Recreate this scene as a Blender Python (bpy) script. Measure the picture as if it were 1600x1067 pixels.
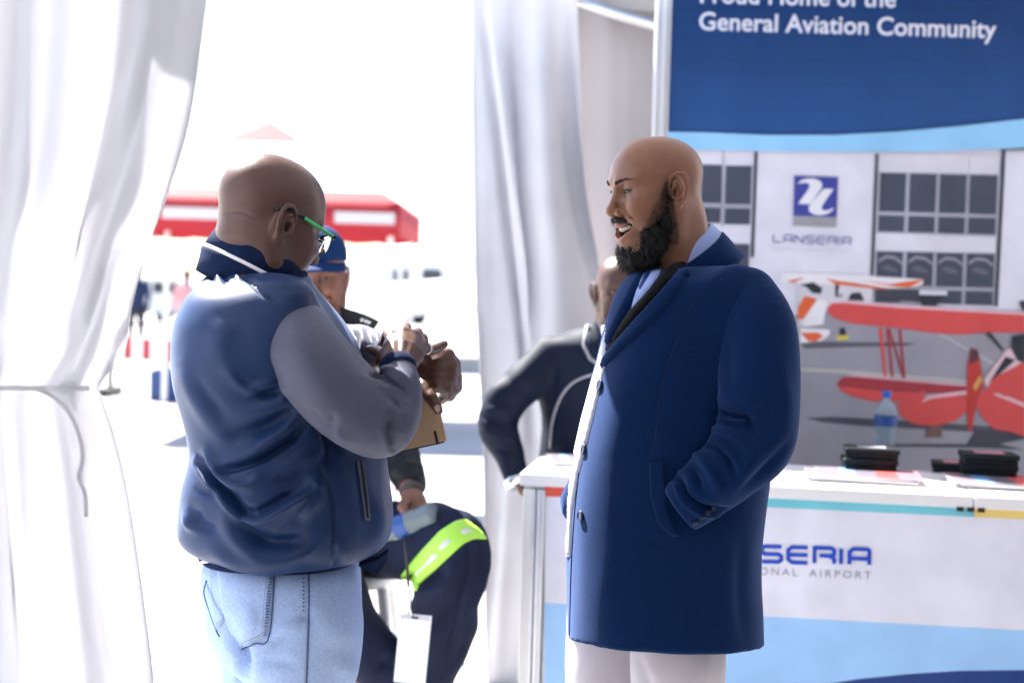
import bpy, math, random
import numpy as np
from mathutils import Vector, Matrix, noise as mnoise
from mathutils.bvhtree import BVHTree
from mathutils.geometry import delaunay_2d_cdt
random.seed(7); np.random.seed(7)
for o in list(bpy.data.objects): bpy.data.objects.remove(o)
scene = bpy.context.scene
COL = scene.collection
R = math.radians
# ------------------------------------------------------------------ camera
F = 2222.0                                   # focal length in photograph pixels (1600 wide)
CAMZ = 1.54
cd = bpy.data.cameras.new('camera'); cam = bpy.data.objects.new('camera', cd); COL.objects.link(cam)
cd.sensor_width = 36.0; cd.lens = 50.0; cd.clip_end = 3000; cd.clip_start = 0.05
CAM = Matrix.Translation((0, 0, CAMZ)) @ Matrix.Rotation(R(90 - 2.3), 4, 'X') @ Matrix.Rotation(R(1.6), 4, 'Z')
cam.matrix_world = CAM
cd.dof.use_dof = True; cd.dof.focus_distance = 2.72; cd.dof.aperture_fstop = 2.8
scene.camera = cam
CAMI = np.array(CAM.inverted()); CAMN = np.array(CAM)
# ------------------------------------------------------------------ light
SUN_AZ = Vector((-0.65, 0.76)); SUN_EL = R(50)
sunv = Vector((SUN_AZ.x*math.cos(SUN_EL), SUN_AZ.y*math.cos(SUN_EL), math.sin(SUN_EL))).normalized()
w = bpy.data.worlds.new('World'); scene.world = w; w.use_nodes = True
nt = w.node_tree; nt.nodes.clear()
wo = nt.nodes.new('ShaderNodeOutputWorld'); bg = nt.nodes.new('ShaderNodeBackground'); sk = nt.nodes.new('ShaderNodeTexSky')
sk.sky_type = 'NISHITA'; sk.sun_disc = False; sk.sun_elevation = SUN_EL
sk.sun_rotation = math.atan2(sunv.x, sunv.y); sk.altitude = 1300; sk.air_density = 1.0; sk.dust_density = 3.0; sk.ozone_density = 1.0
bg.inputs[1].default_value = 0.07
nt.links.new(sk.outputs[0], bg.inputs[0]); nt.links.new(bg.outputs[0], wo.inputs[0])
sl = bpy.data.lights.new('sun', 'SUN'); sl.energy = 5.0; sl.angle = R(0.5); sl.color = (1, .95, .88)
so = bpy.data.objects.new('sun', sl); COL.objects.link(so); so.rotation_euler = (-sunv).to_track_quat('-Z', 'Y').to_euler(); so.location = (-8, 6, 9)
vs = scene.view_settings; vs.view_transform = 'Standard'; vs.look = 'None'; vs.gamma = 1; vs.exposure = 2.5
scene.render.engine = 'CYCLES'
cy = scene.cycles; cy.use_denoising = True; cy.max_bounces = 8; cy.transparent_max_bounces = 12; cy.transmission_bounces = 8
cy.sample_clamp_indirect = 6; cy.caustics_reflective = False; cy.caustics_refractive = False

# ------------------------------------------------------------------ pixel <-> world
def P(px, py, d):
    v = Vector(((px-800)/F, -(py-533.5)/F, -1.0)) * d
    return CAM @ v
def PN(px, py, d): return np.array(P(px, py, d))
def proj(V):
    C = V @ CAMI[:3, :3].T + CAMI[:3, 3]
    d = -C[:, 2]
    return np.stack([C[:, 0]/d*F + 800, -C[:, 1]/d*F + 533.5, d], 1)

# ------------------------------------------------------------------ signed distance tools
def smin(a, b, k):
    if k <= 0: return np.minimum(a, b)
    h = np.maximum(k - np.abs(a-b), 0)/k
    return np.minimum(a, b) - h*h*k*.25
def smax(a, b, k): return -smin(-a, -b, k)
def cap(a, b, ra, rb=None):
    a = np.array(a, float); b = np.array(b, float); rb = ra if rb is None else rb
    ba = b-a; L = max(ba@ba, 1e-12)
    def f(X):
        pa = X-a
        h = np.clip(pa@ba/L, 0, 1)
        return np.sqrt(((pa - h[:, None]*ba)**2).sum(1)) - (ra+(rb-ra)*h)
    return f
def sph(c, r): return cap(c, c, r)
def ell(c, r, rot=None):
    c = np.array(c, float); r = np.array(r, float)
    Rm = None if rot is None else np.array(rot)
    def f(X):
        q = X-c
        if Rm is not None: q = q @ Rm            # columns of Rm are the local axes
        k0 = np.sqrt(((q/r)**2).sum(1)); k1 = np.sqrt(((q/(r*r))**2).sum(1))+1e-9
        return k0*(k0-1)/k1
    return f
def chain(pts, rs):
    fs = [cap(pts[i], pts[i+1], rs[i], rs[i+1]) for i in range(len(pts)-1)]
    def f(X):
        v = fs[0](X)
        for g in fs[1:]: v = np.minimum(v, g(X))
        return v
    return f
def half(p, n):
    p = np.array(p, float); n = np.array(n, float); n = n/np.linalg.norm(n)
    return lambda X: (X-p)@n
def slices(rows, n=2.3, cap_r=.02):
    """rows: (z, cx, cy, a, b) sorted any way: a stack of super-ellipses"""
    rows = np.array(sorted(tuple(r) for r in rows), float)
    def f(X):
        z = X[:, 2]
        # smooth (monotone) interpolation
        cx = np.interp(z, rows[:, 0], rows[:, 1]); cy_ = np.interp(z, rows[:, 0], rows[:, 2])
        a = np.interp(z, rows[:, 0], rows[:, 3]); b = np.interp(z, rows[:, 0], rows[:, 4])
        qx = (X[:, 0]-cx); qy = (X[:, 1]-cy_)
        k = (np.abs(qx/a)**n + np.abs(qy/b)**n)**(1/n) + 1e-6
        L = np.sqrt(qx*qx+qy*qy)
        d = np.where(k > .3, L*(1-1/np.maximum(k, .3)), -.7*np.minimum(a, b))
        return smax(smax(d, z-rows[-1, 0], cap_r), rows[0, 0]-z, cap_r)
    return f
def densify(rows, m=5):
    """Catmull-Rom resampling of slice rows so that the outline has no corners"""
    r = np.array(sorted(tuple(q) for q in rows), float); out = []
    for i in range(len(r)-1):
        p0 = r[max(i-1, 0)]; p1 = r[i]; p2 = r[i+1]; p3 = r[min(i+2, len(r)-1)]
        for t in np.linspace(0, 1, m, endpoint=False):
            out.append(.5*((2*p1)+(-p0+p2)*t+(2*p0-5*p1+4*p2-p3)*t*t+(-p0+3*p1-3*p2+p3)*t**3))
    out.append(r[-1]); return out
class SDF:
    def __init__(s): s.ops = []
    def add(s, f, k=0.0): s.ops.append(('u', f, k)); return s
    def sub(s, f, k=0.0): s.ops.append(('s', f, k)); return s
    def cut(s, f, k=0.0): s.ops.append(('i', f, k)); return s
    def __call__(s, X):
        v = None; cc = X.mean(0)[None]; rad = np.sqrt(((X-cc)**2).sum(1).max())*1.7
        for t, f, k in s.ops:
            if v is not None and len(X) > 400:
                gc = f(cc)[0]
                if t == 'u' and gc-rad > v.max()+k: continue
                if t == 's' and -gc+rad < v.min()-k: continue
                if t == 'i' and gc+rad < v.min()-k: continue
            g = f(X)
            if v is None: v = g
            elif t == 'u': v = smin(v, g, k)
            elif t == 's': v = smax(v, -g, k)
            else: v = smax(v, g, k)
        return v
def mesh_sdf(fn, lo, hi, h, B=4):
    lo = np.array(lo, float); hi = np.array(hi, float)
    nb = np.ceil((hi-lo)/(h*B)).astype(int)+1
    # coarse field at brick centres
    I = np.stack(np.meshgrid(*[np.arange(n) for n in nb], indexing='ij'), -1).reshape(-1, 3)
    Cc = lo + (I*B + (B-1)/2)*h
    fc = np.concatenate([fn(c) for c in np.array_split(Cc, max(1, len(Cc)//200000))])
    act = np.abs(fc) < h*B*1.9
    N = nb*B
    G = np.repeat(np.repeat(np.repeat(fc.reshape(nb), B, 0), B, 1), B, 2).astype(np.float32)
    off = np.stack(np.meshgrid(*[np.arange(B)]*3, indexing='ij'), -1).reshape(-1, 3)
    Ia = I[act]
    if len(Ia):
        G4 = Ia//3; key = (G4[:, 0]*4096+G4[:, 1])*4096+G4[:, 2]; o = np.argsort(key, kind='stable'); Ia = Ia[o]
        cutp = np.flatnonzero(np.diff(key[o]))+1
        for grp in np.split(Ia, cutp):
            c = (grp[:, None, :]*B + off[None]).reshape(-1, 3)
            G[c[:, 0], c[:, 1], c[:, 2]] = fn(lo + c*h)
    S = G < 0
    a = S[:-1, :-1, :-1]; allv = a.copy(); anyv = a.copy()
    for dx in (0, 1):
        for dy in (0, 1):
            for dz in (0, 1):
                c = S[dx:N[0]-1+dx, dy:N[1]-1+dy, dz:N[2]-1+dz]; allv &= c; anyv |= c
    m = anyv & ~allv
    cells = np.argwhere(m); ids = -np.ones(m.shape, np.int64); ids[m] = np.arange(len(cells))
    acc = np.zeros((len(cells), 3)); cnt = np.zeros(len(cells))
    corners = [np.array(c) for c in ((0,0,0),(1,0,0),(0,1,0),(1,1,0),(0,0,1),(1,0,1),(0,1,1),(1,1,1))]
    val = [G[cells[:, 0]+c[0], cells[:, 1]+c[1], cells[:, 2]+c[2]] for c in corners]
    for i in range(8):
        for j in range(i+1, 8):
            if abs(corners[i]-corners[j]).sum() != 1: continue
            vi, vj = val[i], val[j]; x = (vi < 0) != (vj < 0)
            t = np.where(x, vi/np.where(x, vi-vj, 1), 0)
            acc += np.where(x[:, None], corners[i]+t[:, None]*(corners[j]-corners[i]), 0); cnt += x
    V = lo + (cells + acc/np.maximum(cnt, 1)[:, None])*h
    Q = []
    for ax in range(3):
        u, v = (ax+1) % 3, (ax+2) % 3
        sl0 = [slice(None)]*3; sl1 = [slice(None)]*3
        sl0[ax] = slice(0, N[ax]-1); sl1[ax] = slice(1, N[ax])
        e = S[tuple(sl0)] != S[tuple(sl1)]
        E = np.argwhere(e); E = E[(E[:, u] > 0) & (E[:, v] > 0) & (E[:, u] < N[u]-1) & (E[:, v] < N[v]-1)]
        if not len(E): continue
        inside = S[E[:, 0], E[:, 1], E[:, 2]]
        def cid(du, dv):
            c = E.copy(); c[:, u] -= du; c[:, v] -= dv
            return ids[c[:, 0], c[:, 1], c[:, 2]]
        q = np.stack([cid(1, 1), cid(0, 1), cid(0, 0), cid(1, 0)], 1)
        q[~inside] = q[~inside][:, ::-1]
        Q.append(q)
    Q = np.concatenate(Q) if Q else np.zeros((0, 4), int)
    Q = Q[(Q >= 0).all(1)]
    return V, Q
def relax(V, Q, it=2, lam=.5):
    E = np.concatenate([Q[:, [0, 1]], Q[:, [1, 2]], Q[:, [2, 3]], Q[:, [3, 0]]])
    E = np.concatenate([E, E[:, ::-1]])
    deg = np.maximum(np.bincount(E[:, 0], minlength=len(V)), 1)
    for _ in range(it):
        A = np.stack([np.bincount(E[:, 0], V[E[:, 1], k], len(V)) for k in range(3)], 1)/deg[:, None]
        V = V + lam*(A-V)
    return V
def vnormals(V, Q):
    n = np.cross(V[Q[:, 2]]-V[Q[:, 0]], V[Q[:, 3]]-V[Q[:, 1]])
    N = np.zeros_like(V)
    for k in range(4):
        for c in range(3): N[:, c] += np.bincount(Q[:, k], n[:, c], len(V))
    return N/np.maximum(np.linalg.norm(N, axis=1), 1e-12)[:, None]
def poly_dist(P2, pts):
    """signed distance (sign = side) and parameter 0..1 of points to a polyline"""
    pts = np.array(pts, float); seg = np.diff(pts, axis=0); L = np.linalg.norm(seg, axis=1); cum = np.concatenate([[0], np.cumsum(L)])
    best = np.full(len(P2), 1e9); sg = np.ones(len(P2)); par = np.zeros(len(P2))
    for i in range(len(seg)):
        d = P2-pts[i]; t = np.clip(d@seg[i]/max(L[i]**2, 1e-9), 0, 1)
        r = d-t[:, None]*seg[i]; dd = np.linalg.norm(r, axis=1); m = dd < best
        best[m] = dd[m]; sg[m] = np.sign(seg[i][0]*r[m, 1]-seg[i][1]*r[m, 0]); par[m] = (cum[i]+t[m]*L[i])/cum[-1]
    return best, sg, par
def smoothline(pts, m=6):
    p = np.array(pts, float); out = []
    for i in range(len(p)-1):
        p0 = p[max(i-1, 0)]; p1 = p[i]; p2 = p[i+1]; p3 = p[min(i+2, len(p)-1)]
        for t in np.linspace(0, 1, m, endpoint=False):
            out.append(.5*((2*p1)+(-p0+p2)*t+(2*p0-5*p1+4*p2-p3)*t*t+(-p0+3*p1-3*p2+p3)*t**3))
    out.append(p[-1]); return np.array(out)
def sculpt(V, Q, strokes):
    """a sculpting brush: strokes = (points as seen in the photograph, width px, height mm, crease factor)"""
    V = V.copy()
    N = vnormals(V, Q); pr = proj(V); cp = np.array(CAM.translation)
    view = V-cp; view /= np.linalg.norm(view, axis=1)[:, None]
    face = np.clip(-(N*view).sum(1)*2.5+.15, 0, 1)
    D = np.zeros(len(V))
    for s in strokes:
        pts, wd, amp = s[:3]; kc = s[3] if len(s) > 3 else 0
        pl = smoothline(pts) if len(pts) > 2 else np.array(pts, float)
        d, sg, t = poly_dist(pr[:, :2], pl)
        tp = np.sin(np.pi*np.clip(t*.9+.05, 0, 1))**.6
        sd = d*sg
        prof = np.exp(-(sd/wd)**2)
        if kc: prof -= abs(kc)*np.exp(-((sd-np.sign(kc)*1.25*wd)/(.6*wd))**2)
        D += amp*.001*prof*tp
    return V + N*(D*face)[:, None]
def noise_disp(V, Q, scale, amp, stretch=(1, 1, 1), seed=0.):
    N = vnormals(V, Q); st = np.array(stretch)*scale
    d = np.array([mnoise.noise(Vector(p)) for p in (V*st+seed)])
    return V + N*(d*amp)[:, None]

# ------------------------------------------------------------------ objects
def mesh_np(name, V, Fc, smooth=True):
    me = bpy.data.meshes.new(name)
    V = np.asarray(V, np.float32); k = Fc.shape[1]
    me.vertices.add(len(V)); me.vertices.foreach_set('co', V.ravel())
    me.loops.add(len(Fc)*k); me.loops.foreach_set('vertex_index', Fc.astype(np.int32).ravel())
    me.polygons.add(len(Fc)); me.polygons.foreach_set('loop_start', np.arange(0, len(Fc)*k, k, dtype=np.int32))
    me.polygons.foreach_set('use_smooth', np.full(len(Fc), smooth)); me.update(calc_edges=True)
    return me
def link(name, me, mat=None, parent=None):
    o = bpy.data.objects.new(name, me); COL.objects.link(o)
    if mat is not None and me is not None: me.materials.append(mat)
    if parent is not None: o.parent = parent
    return o
def obj(name, V, Fc, mat, parent=None, smooth=True, col=None):
    V = np.asarray(V, float)
    if parent is not None: V = V - np.array(root_loc(parent))
    if isinstance(Fc, np.ndarray): me = mesh_np(name, V, Fc, smooth)
    else:
        me = bpy.data.meshes.new(name); me.from_pydata([tuple(v) for v in V], [], [tuple(f) for f in Fc])
        me.polygons.foreach_set('use_smooth', [smooth]*len(me.polygons)); me.update()
    if col is not None:
        a = me.color_attributes.new('Col', 'FLOAT_COLOR', 'POINT')
        c = np.ones((len(V), 4), np.float32); c[:, :3] = col; a.data.foreach_set('color', c.ravel())
    return link(name, me, mat, parent)
def root_loc(o):
    v = Vector((0, 0, 0))
    while o is not None: v = v + o.location; o = o.parent
    return v
def thing(name, label, cat, loc, group=None):
    o = bpy.data.objects.new(name, None); COL.objects.link(o); o.location = loc; o.empty_display_size = .1
    return tag(o, label, cat, group)
def tag(o, label, cat, group=None):
    o['label'] = label; o['category'] = cat
    if group: o['group'] = group
    return o
def kind(o, k): o['kind'] = k; return o
class MB:
    """collects simple shapes into one mesh"""
    def __init__(s): s.v = []; s.f = []
    def add(s, V, Fc):
        n = len(s.v); s.v += [tuple(map(float, v)) for v in V]; s.f += [tuple(int(i)+n for i in f) for f in Fc]; return s
    def box(s, c, size, rot=None, bev=0.0):
        c = np.array(c, float); hx, hy, hz = np.array(size)/2
        if bev <= 0:
            V = np.array([(x, y, z) for x in (-hx, hx) for y in (-hy, hy) for z in (-hz, hz)])
            Fc = [(0, 1, 3, 2), (4, 6, 7, 5), (0, 4, 5, 1), (2, 3, 7, 6), (0, 2, 6, 4), (1, 5, 7, 3)]
        else:
            b = min(bev, hx*.9, hy*.9, hz*.9); pts = []
            for z, q in ((-hz, b), (-hz+b, 0), (hz-b, 0), (hz, b)):
                X, Y = hx-q, hy-q; bb = b*(.45 if q else 1)
                pts += [(-X+bb, -Y, z), (X-bb, -Y, z), (X, -Y+bb, z), (X, Y-bb, z), (X-bb, Y, z), (-X+bb, Y, z), (-X, Y-bb, z), (-X, -Y+bb, z)]
            V = np.array(pts); Fc = [tuple(range(7, -1, -1)), tuple(range(24, 32))]
            for r in range(3):
                for i in range(8): Fc.append((r*8+i, r*8+(i+1) % 8, r*8+8+(i+1) % 8, r*8+8+i))
        if rot is not None: V = V @ np.array(rot).T
        return s.add(V+c, Fc)
    def tube(s, pts, r, n=8, closed=False):
        pts = [Vector(p) for p in pts]; rs = r if hasattr(r, '__len__') else [r]*len(pts)
        V = []; prev = None
        for i, p in enumerate(pts):
            a = pts[max(i-1, 0)]; b = pts[min(i+1, len(pts)-1)]; t = (b-a).normalized() if (b-a).length > 1e-9 else Vector((0, 0, 1))
            if prev is None: prev = t.orthogonal().normalized()
            u = (prev-t*prev.dot(t)); u = u.normalized() if u.length > 1e-6 else t.orthogonal().normalized(); prev = u; w_ = t.cross(u)
            for k in range(n):
                an = 2*math.pi*k/n; V.append(p+(u*math.cos(an)+w_*math.sin(an))*rs[i])
        Fc = [(i*n+k, i*n+(k+1) % n, (i+1)*n+(k+1) % n, (i+1)*n+k) for i in range(len(pts)-1) for k in range(n)]
        Fc += [tuple(range(n-1, -1, -1)), tuple((len(pts)-1)*n+k for k in range(n))]
        return s.add(V, Fc)
    def lathe(s, prof, c, n=24, axis=None):
        """prof: (r, h) pairs"""
        A = Matrix.Identity(3) if axis is None else Vector((0, 0, 1)).rotation_difference(Vector(axis)).to_matrix()
        c = Vector(c); V = []
        for r, h in prof:
            for k in range(n):
                an = 2*math.pi*k/n; V.append(c+A@Vector((r*math.cos(an), r*math.sin(an), h)))
        Fc = [(i*n+k, i*n+(k+1) % n, (i+1)*n+(k+1) % n, (i+1)*n+k) for i in range(len(prof)-1) for k in range(n)]
        if prof[0][0] > 1e-6: Fc.append(tuple(range(n-1, -1, -1)))
        if prof[-1][0] > 1e-6: Fc.append(tuple((len(prof)-1)*n+k for k in range(n)))
        return s.add(V, Fc)
    def build(s, name, mat, parent=None, smooth=False):
        return obj(name, np.array(s.v, float).reshape(-1, 3), s.f, mat, parent, smooth)

# ------------------------------------------------------------------ materials
MATS = {}
def mat(name, col=(.8, .8, .8), rough=.6, var=0., vscale=8., bump=0., bscale=60., sheen=0., spec=.5, metal=0., sss=0., attr=False,
        transl=0., trans=0., ior=1.45, alpha=1., sheencol=(1, 1, 1), bdist=.002, emit=0., coat=0., aniso=None):
    if name in MATS: return MATS[name]
    m = bpy.data.materials.new(name); m.use_nodes = True; n = m.node_tree.nodes; L = m.node_tree.links
    b = n['Principled BSDF']; out = n['Material Output']
    b.inputs['Base Color'].default_value = (*col, 1); b.inputs['Roughness'].default_value = rough
    b.inputs['Specular IOR Level'].default_value = spec; b.inputs['Metallic'].default_value = metal; b.inputs['IOR'].default_value = ior
    b.inputs['Alpha'].default_value = alpha; b.inputs['Coat Weight'].default_value = coat
    if sheen: b.inputs['Sheen Weight'].default_value = sheen; b.inputs['Sheen Tint'].default_value = (*sheencol, 1); b.inputs['Sheen Roughness'].default_value = .4
    if sss: b.inputs['Subsurface Weight'].default_value = sss; b.inputs['Subsurface Scale'].default_value = .008; b.inputs['Subsurface Radius'].default_value = (1, .4, .25)
    if trans: b.inputs['Transmission Weight'].default_value = trans
    tc = n.new('ShaderNodeTexCoord'); src = None
    if attr:
        at = n.new('ShaderNodeAttribute'); at.attribute_name = 'Col'; src = at.outputs['Color']
    if var:
        nz = n.new('ShaderNodeTexNoise'); nz.inputs['Scale'].default_value = vscale; nz.inputs['Detail'].default_value = 5
        L.new(tc.outputs['Object'], nz.inputs['Vector'])
        mr = n.new('ShaderNodeMapRange'); mr.inputs[1].default_value = .3; mr.inputs[2].default_value = .7; mr.inputs[3].default_value = 1-var; mr.inputs[4].default_value = 1+var
        L.new(nz.outputs['Fac'], mr.inputs[0])
        mx = n.new('ShaderNodeVectorMath'); mx.operation = 'SCALE'
        if src is None: mx.inputs[0].default_value = col
        else: L.new(src, mx.inputs[0])
        L.new(mr.outputs[0], mx.inputs['Scale']); src = mx.outputs[0]
    if src is not None: L.new(src, b.inputs['Base Color'])
    if bump:
        nb = n.new('ShaderNodeTexNoise'); nb.inputs['Scale'].default_value = bscale; nb.inputs['Detail'].default_value = 4
        mp = n.new('ShaderNodeMapping'); L.new(tc.outputs['Object'], mp.inputs['Vector']); L.new(mp.outputs[0], nb.inputs['Vector'])
        if aniso: mp.inputs['Scale'].default_value = aniso
        bp = n.new('ShaderNodeBump'); bp.inputs['Strength'].default_value = bump; bp.inputs['Distance'].default_value = bdist
        L.new(nb.outputs['Fac'], bp.inputs['Height']); L.new(bp.outputs[0], b.inputs['Normal'])
    if transl:
        tr = n.new('ShaderNodeBsdfTranslucent'); ms = n.new('ShaderNodeMixShader'); ms.inputs[0].default_value = transl
        tr.inputs[0].default_value = (*col, 1)
        if src is not None: L.new(src, tr.inputs[0])
        L.new(b.outputs[0], ms.inputs[1]); L.new(tr.outputs[0], ms.inputs[2]); L.new(ms.outputs[0], out.inputs[0])
    MATS[name] = m; return m
# ------------------------------------------------------------------ heads (local axes: x = wearer's left, y = forward, z = up)
def ear_ops(S, s, fl=1.0, earz=0.):
    ex, ey, ez = .0735*s, -.003, -.002+earz
    def q(dy, dz, dx): return (ex+s*dx*fl, ey+dy*1.08, ez+dz*1.08)
    rot = Matrix.Rotation(s*R(-22), 3, 'Z')
    S.add(ell(q(-.006, 0, .006), (.0045, .018, .027), rot), .006)
    S.add(ell(q(-.004, -.026, .0045), (.005, .009, .010), rot), .005)
    hx = [(.010, -.003, .004), (.012, .010, .006), (.008, .024, .009), (-.003, .0315, .013), (-.015, .029, .017), (-.0215, .017, .0195), (-.0215, .002, .0185), (-.0165, -.013, .014), (-.010, -.024, .009)]
    S.add(chain([q(*p) for p in hx], [.003, .0032, .0034, .0038, .004, .004, .0038, .0036, .004]), .003)
    S.sub(ell(q(.000, -.004, .0125), (.0075, .0085, .0105)), .003)
    S.sub(ell(q(-.002, .018, .0135), (.0035, .009, .006)), .002)
    ah = [(.0, .018, .0125), (-.009, .012, .0150), (-.012, 0, .0145), (-.008, -.013, .011), (.0, -.017, .009)]
    S.add(chain([q(*p) for p in ah], [.0022, .003, .0032, .003, .0026]), .0025)
    S.add(cap(q(.010, -.001, .006), q(.009, -.011, .0065), .0045, .004), .004)
    S.sub(sph(q(.003, -.003, .002), .0042), .003)
def head_sdf(fat=0., open_=0., smile=0., neck=.060, ears=1.0, brow=1.0, jawz=0., neck_tilt=0., squint=0., chinr=.0, earz=0.):
    S = SDF()
    S.add(ell((0, -.014, .043), (.0765, .097, .083)))
    S.add(ell((0, .020, .046), (.068, .068, .068)), .03)
    S.add(ell((0, .028, -.03+jawz*.4), (.062+fat*.006, .060, .082)), .04)
    jz = -.098-open_*.011+jawz
    for s in (-1, 1):
        S.add(chain([(s*.056, -.010, -.035), (s*(.050+fat*.004), .002, -.068-open_*.008), (s*.022, .064-open_*.014, jz)], [.018, .021+fat*.002, .021]), .028)
        S.add(ell((s*.044, .052, -.010), (.025, .027, .022)), .02)
        S.add(ell((s*.036, .058, -.036), (.026+.002*fat, .026+.001*smile, .026)), .02)
        S.add(cap((s*.012, .0865, .031), (s*.046, .068, .034), .010*brow, .009*brow), .014)
    S.add(ell((0, .072-open_*.016, jz-.002), (.026+chinr, .021+chinr, .020+chinr)), .022)
    if fat: S.add(ell((0, .02, -.105), (.058, .055, .032)), .035)
    if neck:
        S.add(cap((0, -.030, -.045), (0, -.052-neck_tilt, -.20), neck+.002, neck+.004), .035)
        S.add(ell((0, -.070, -.075), (.048, .030, .055)), .04)
    for s in (-1, 1): S.sub(ell((s*.0325, .0945, .011), (.0205, .0165, .0125)), .014)
    # nose
    S.add(chain([(0, .083, .020), (0, .093, .004), (0, .1045, -.019)], [.0085, .0082, .0095]), .012)
    S.add(sph((0, .1065, -.0245), .0115), .008)
    for s in (-1, 1):
        S.add(ell((s*.0165, .0940, -.0285), (.0095, .0125, .0092)), .005)
    S.add(cap((0, .096, -.034), (0, .092, -.045), .006, .006), .008)
    for s in (-1, 1): S.sub(ell((s*.0085, .0990, -.0375), (.0042, .0065, .0045)), .003)
    # lips
    S.add(ell((0, .073, -.060-open_*.01), (.036, .024, .028)), .014)
    lu = .0045*smile; cx, cyy, cz = .027+.0145*smile, .077-.010*smile, -.062+.0125*smile          # mouth corner
    ul = [(-cx, cyy, cz), (-.017, .0895, -.0575+lu), (-.006, .0955, -.0560+lu), (0, .0955, -.0570+lu), (.006, .0955, -.0560+lu), (.017, .0895, -.0575+lu), (cx, cyy, cz)]
    dz = open_*.0165; dy = open_*.004
    ll = [(-cx, cyy, cz-.002), (-.018, .0885-dy, -.066-dz*.75+.003*smile), (-.007, .0930-dy, -.0685-dz), (.007, .0930-dy, -.0685-dz), (.018, .0885-dy, -.066-dz*.75+.003*smile), (cx, cyy, cz-.002)]
    t_ = .0046-.0006*smile
    S.add(chain(ul, [.0022, t_, t_+.0006, t_, t_+.0006, t_, .0022]), .006)
    S.add(chain(ll, [.0022, .0054, .0062, .0062, .0054, .0022]), .006)
    # eyelids around the eyeball
    for s in (-1, 1):
        c = np.array((s*.0320, .0715, .0115))
        S.add(sph(c, .0138), .007)
        S.sub(ell(c+(0, .0125, -.0008), (.0165, .0135, .0046-.0016*squint), Matrix.Rotation(s*R(-5), 3, 'Y')), .0016)
        S.add(cap(c+(-s*.010, .0085, .0085), c+(s*.011, .004, .0085), .0030, .0030), .004)
        if smile: S.add(ell(c+(s*.002, .007, -.0125), (.013, .006, .004)), .006)
    if smile:
        for s in (-1, 1):
            S.add(ell((s*.042, .073, -.017), (.019, .017, .013)), .009)
            S.add(ell((s*.050, .052, -.050), (.012, .016, .020)), .012)
            S.sub(chain([(s*.0205, .098, -.026), (s*.032, .091, -.034), (s*.0435, .079, -.040), (s*.048, .070, -.052)], [.0022, .0032, .0034, .0024]), .007)
    if open_ > 0:
        zm = -.0605-dz*.46; dz = dz*1.12
        for s in (-1, 1):
            S.sub(chain([(0, .092, zm), (s*.012, .089, zm+.0015), (s*.026, .084, zm*.55+cz*.45), (s*(cx-.003), cyy+.008, cz-.001)], [dz*.5+.0005, dz*.5, dz*.40, .0036]), .003)
            S.sub(chain([(0, .078, zm), (s*.016, .074, zm+.002)], [dz*.5+.003, dz*.5]), .003)
    else:
        S.sub(chain([(-cx, cyy+.006, cz-.001), (-.015, .096, -.0615), (0, .1025, -.0625), (.015, .096, -.0615), (cx, cyy+.006, cz-.001)], [.0012, .0014, .0016, .0014, .0012]), .003)
    if ears:
        for s in (-1, 1): ear_ops(S, s, ears, earz)
    return S
def frame(fwd, up):
    """columns: x = wearer's right, y = forward, z = up"""
    y = Vector(fwd).normalized(); x = y.cross(Vector(up)).normalized(); z = x.cross(y)
    return np.array(Matrix((x, y, z)).transposed())
# ------------------------------------------------------------------ cloth, print and lettering tools
def srgb(r, g, b, k=1.0):
    f = lambda c: (c/255/12.92 if c/255 <= .04045 else ((c/255+.055)/1.055)**2.4)
    return tuple(f(c)*k for c in (r, g, b))
def bvh_of(V, Q): return BVHTree.FromPolygons([tuple(v) for v in V], [tuple(int(i) for i in q) for q in Q])
CAMP = CAM.translation.copy()
def hit(tree, px, py, dguess=2.8):
    d = (P(px, py, 1.0)-CAMP).normalized()
    loc, n, i, dist = tree.ray_cast(CAMP, d)
    if loc is None:
        q = P(px, py, dguess); loc, n, i, dist = tree.find_nearest(q)
    return loc, n
def inpoly(x, y, poly):
    c = False; j = len(poly)-1
    for i in range(len(poly)):
        xi, yi = poly[i]; xj, yj = poly[j]
        if (yi > y) != (yj > y) and x < (xj-xi)*(y-yi)/(yj-yi+1e-12)+xi: c = not c
        j = i
    return c
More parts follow.
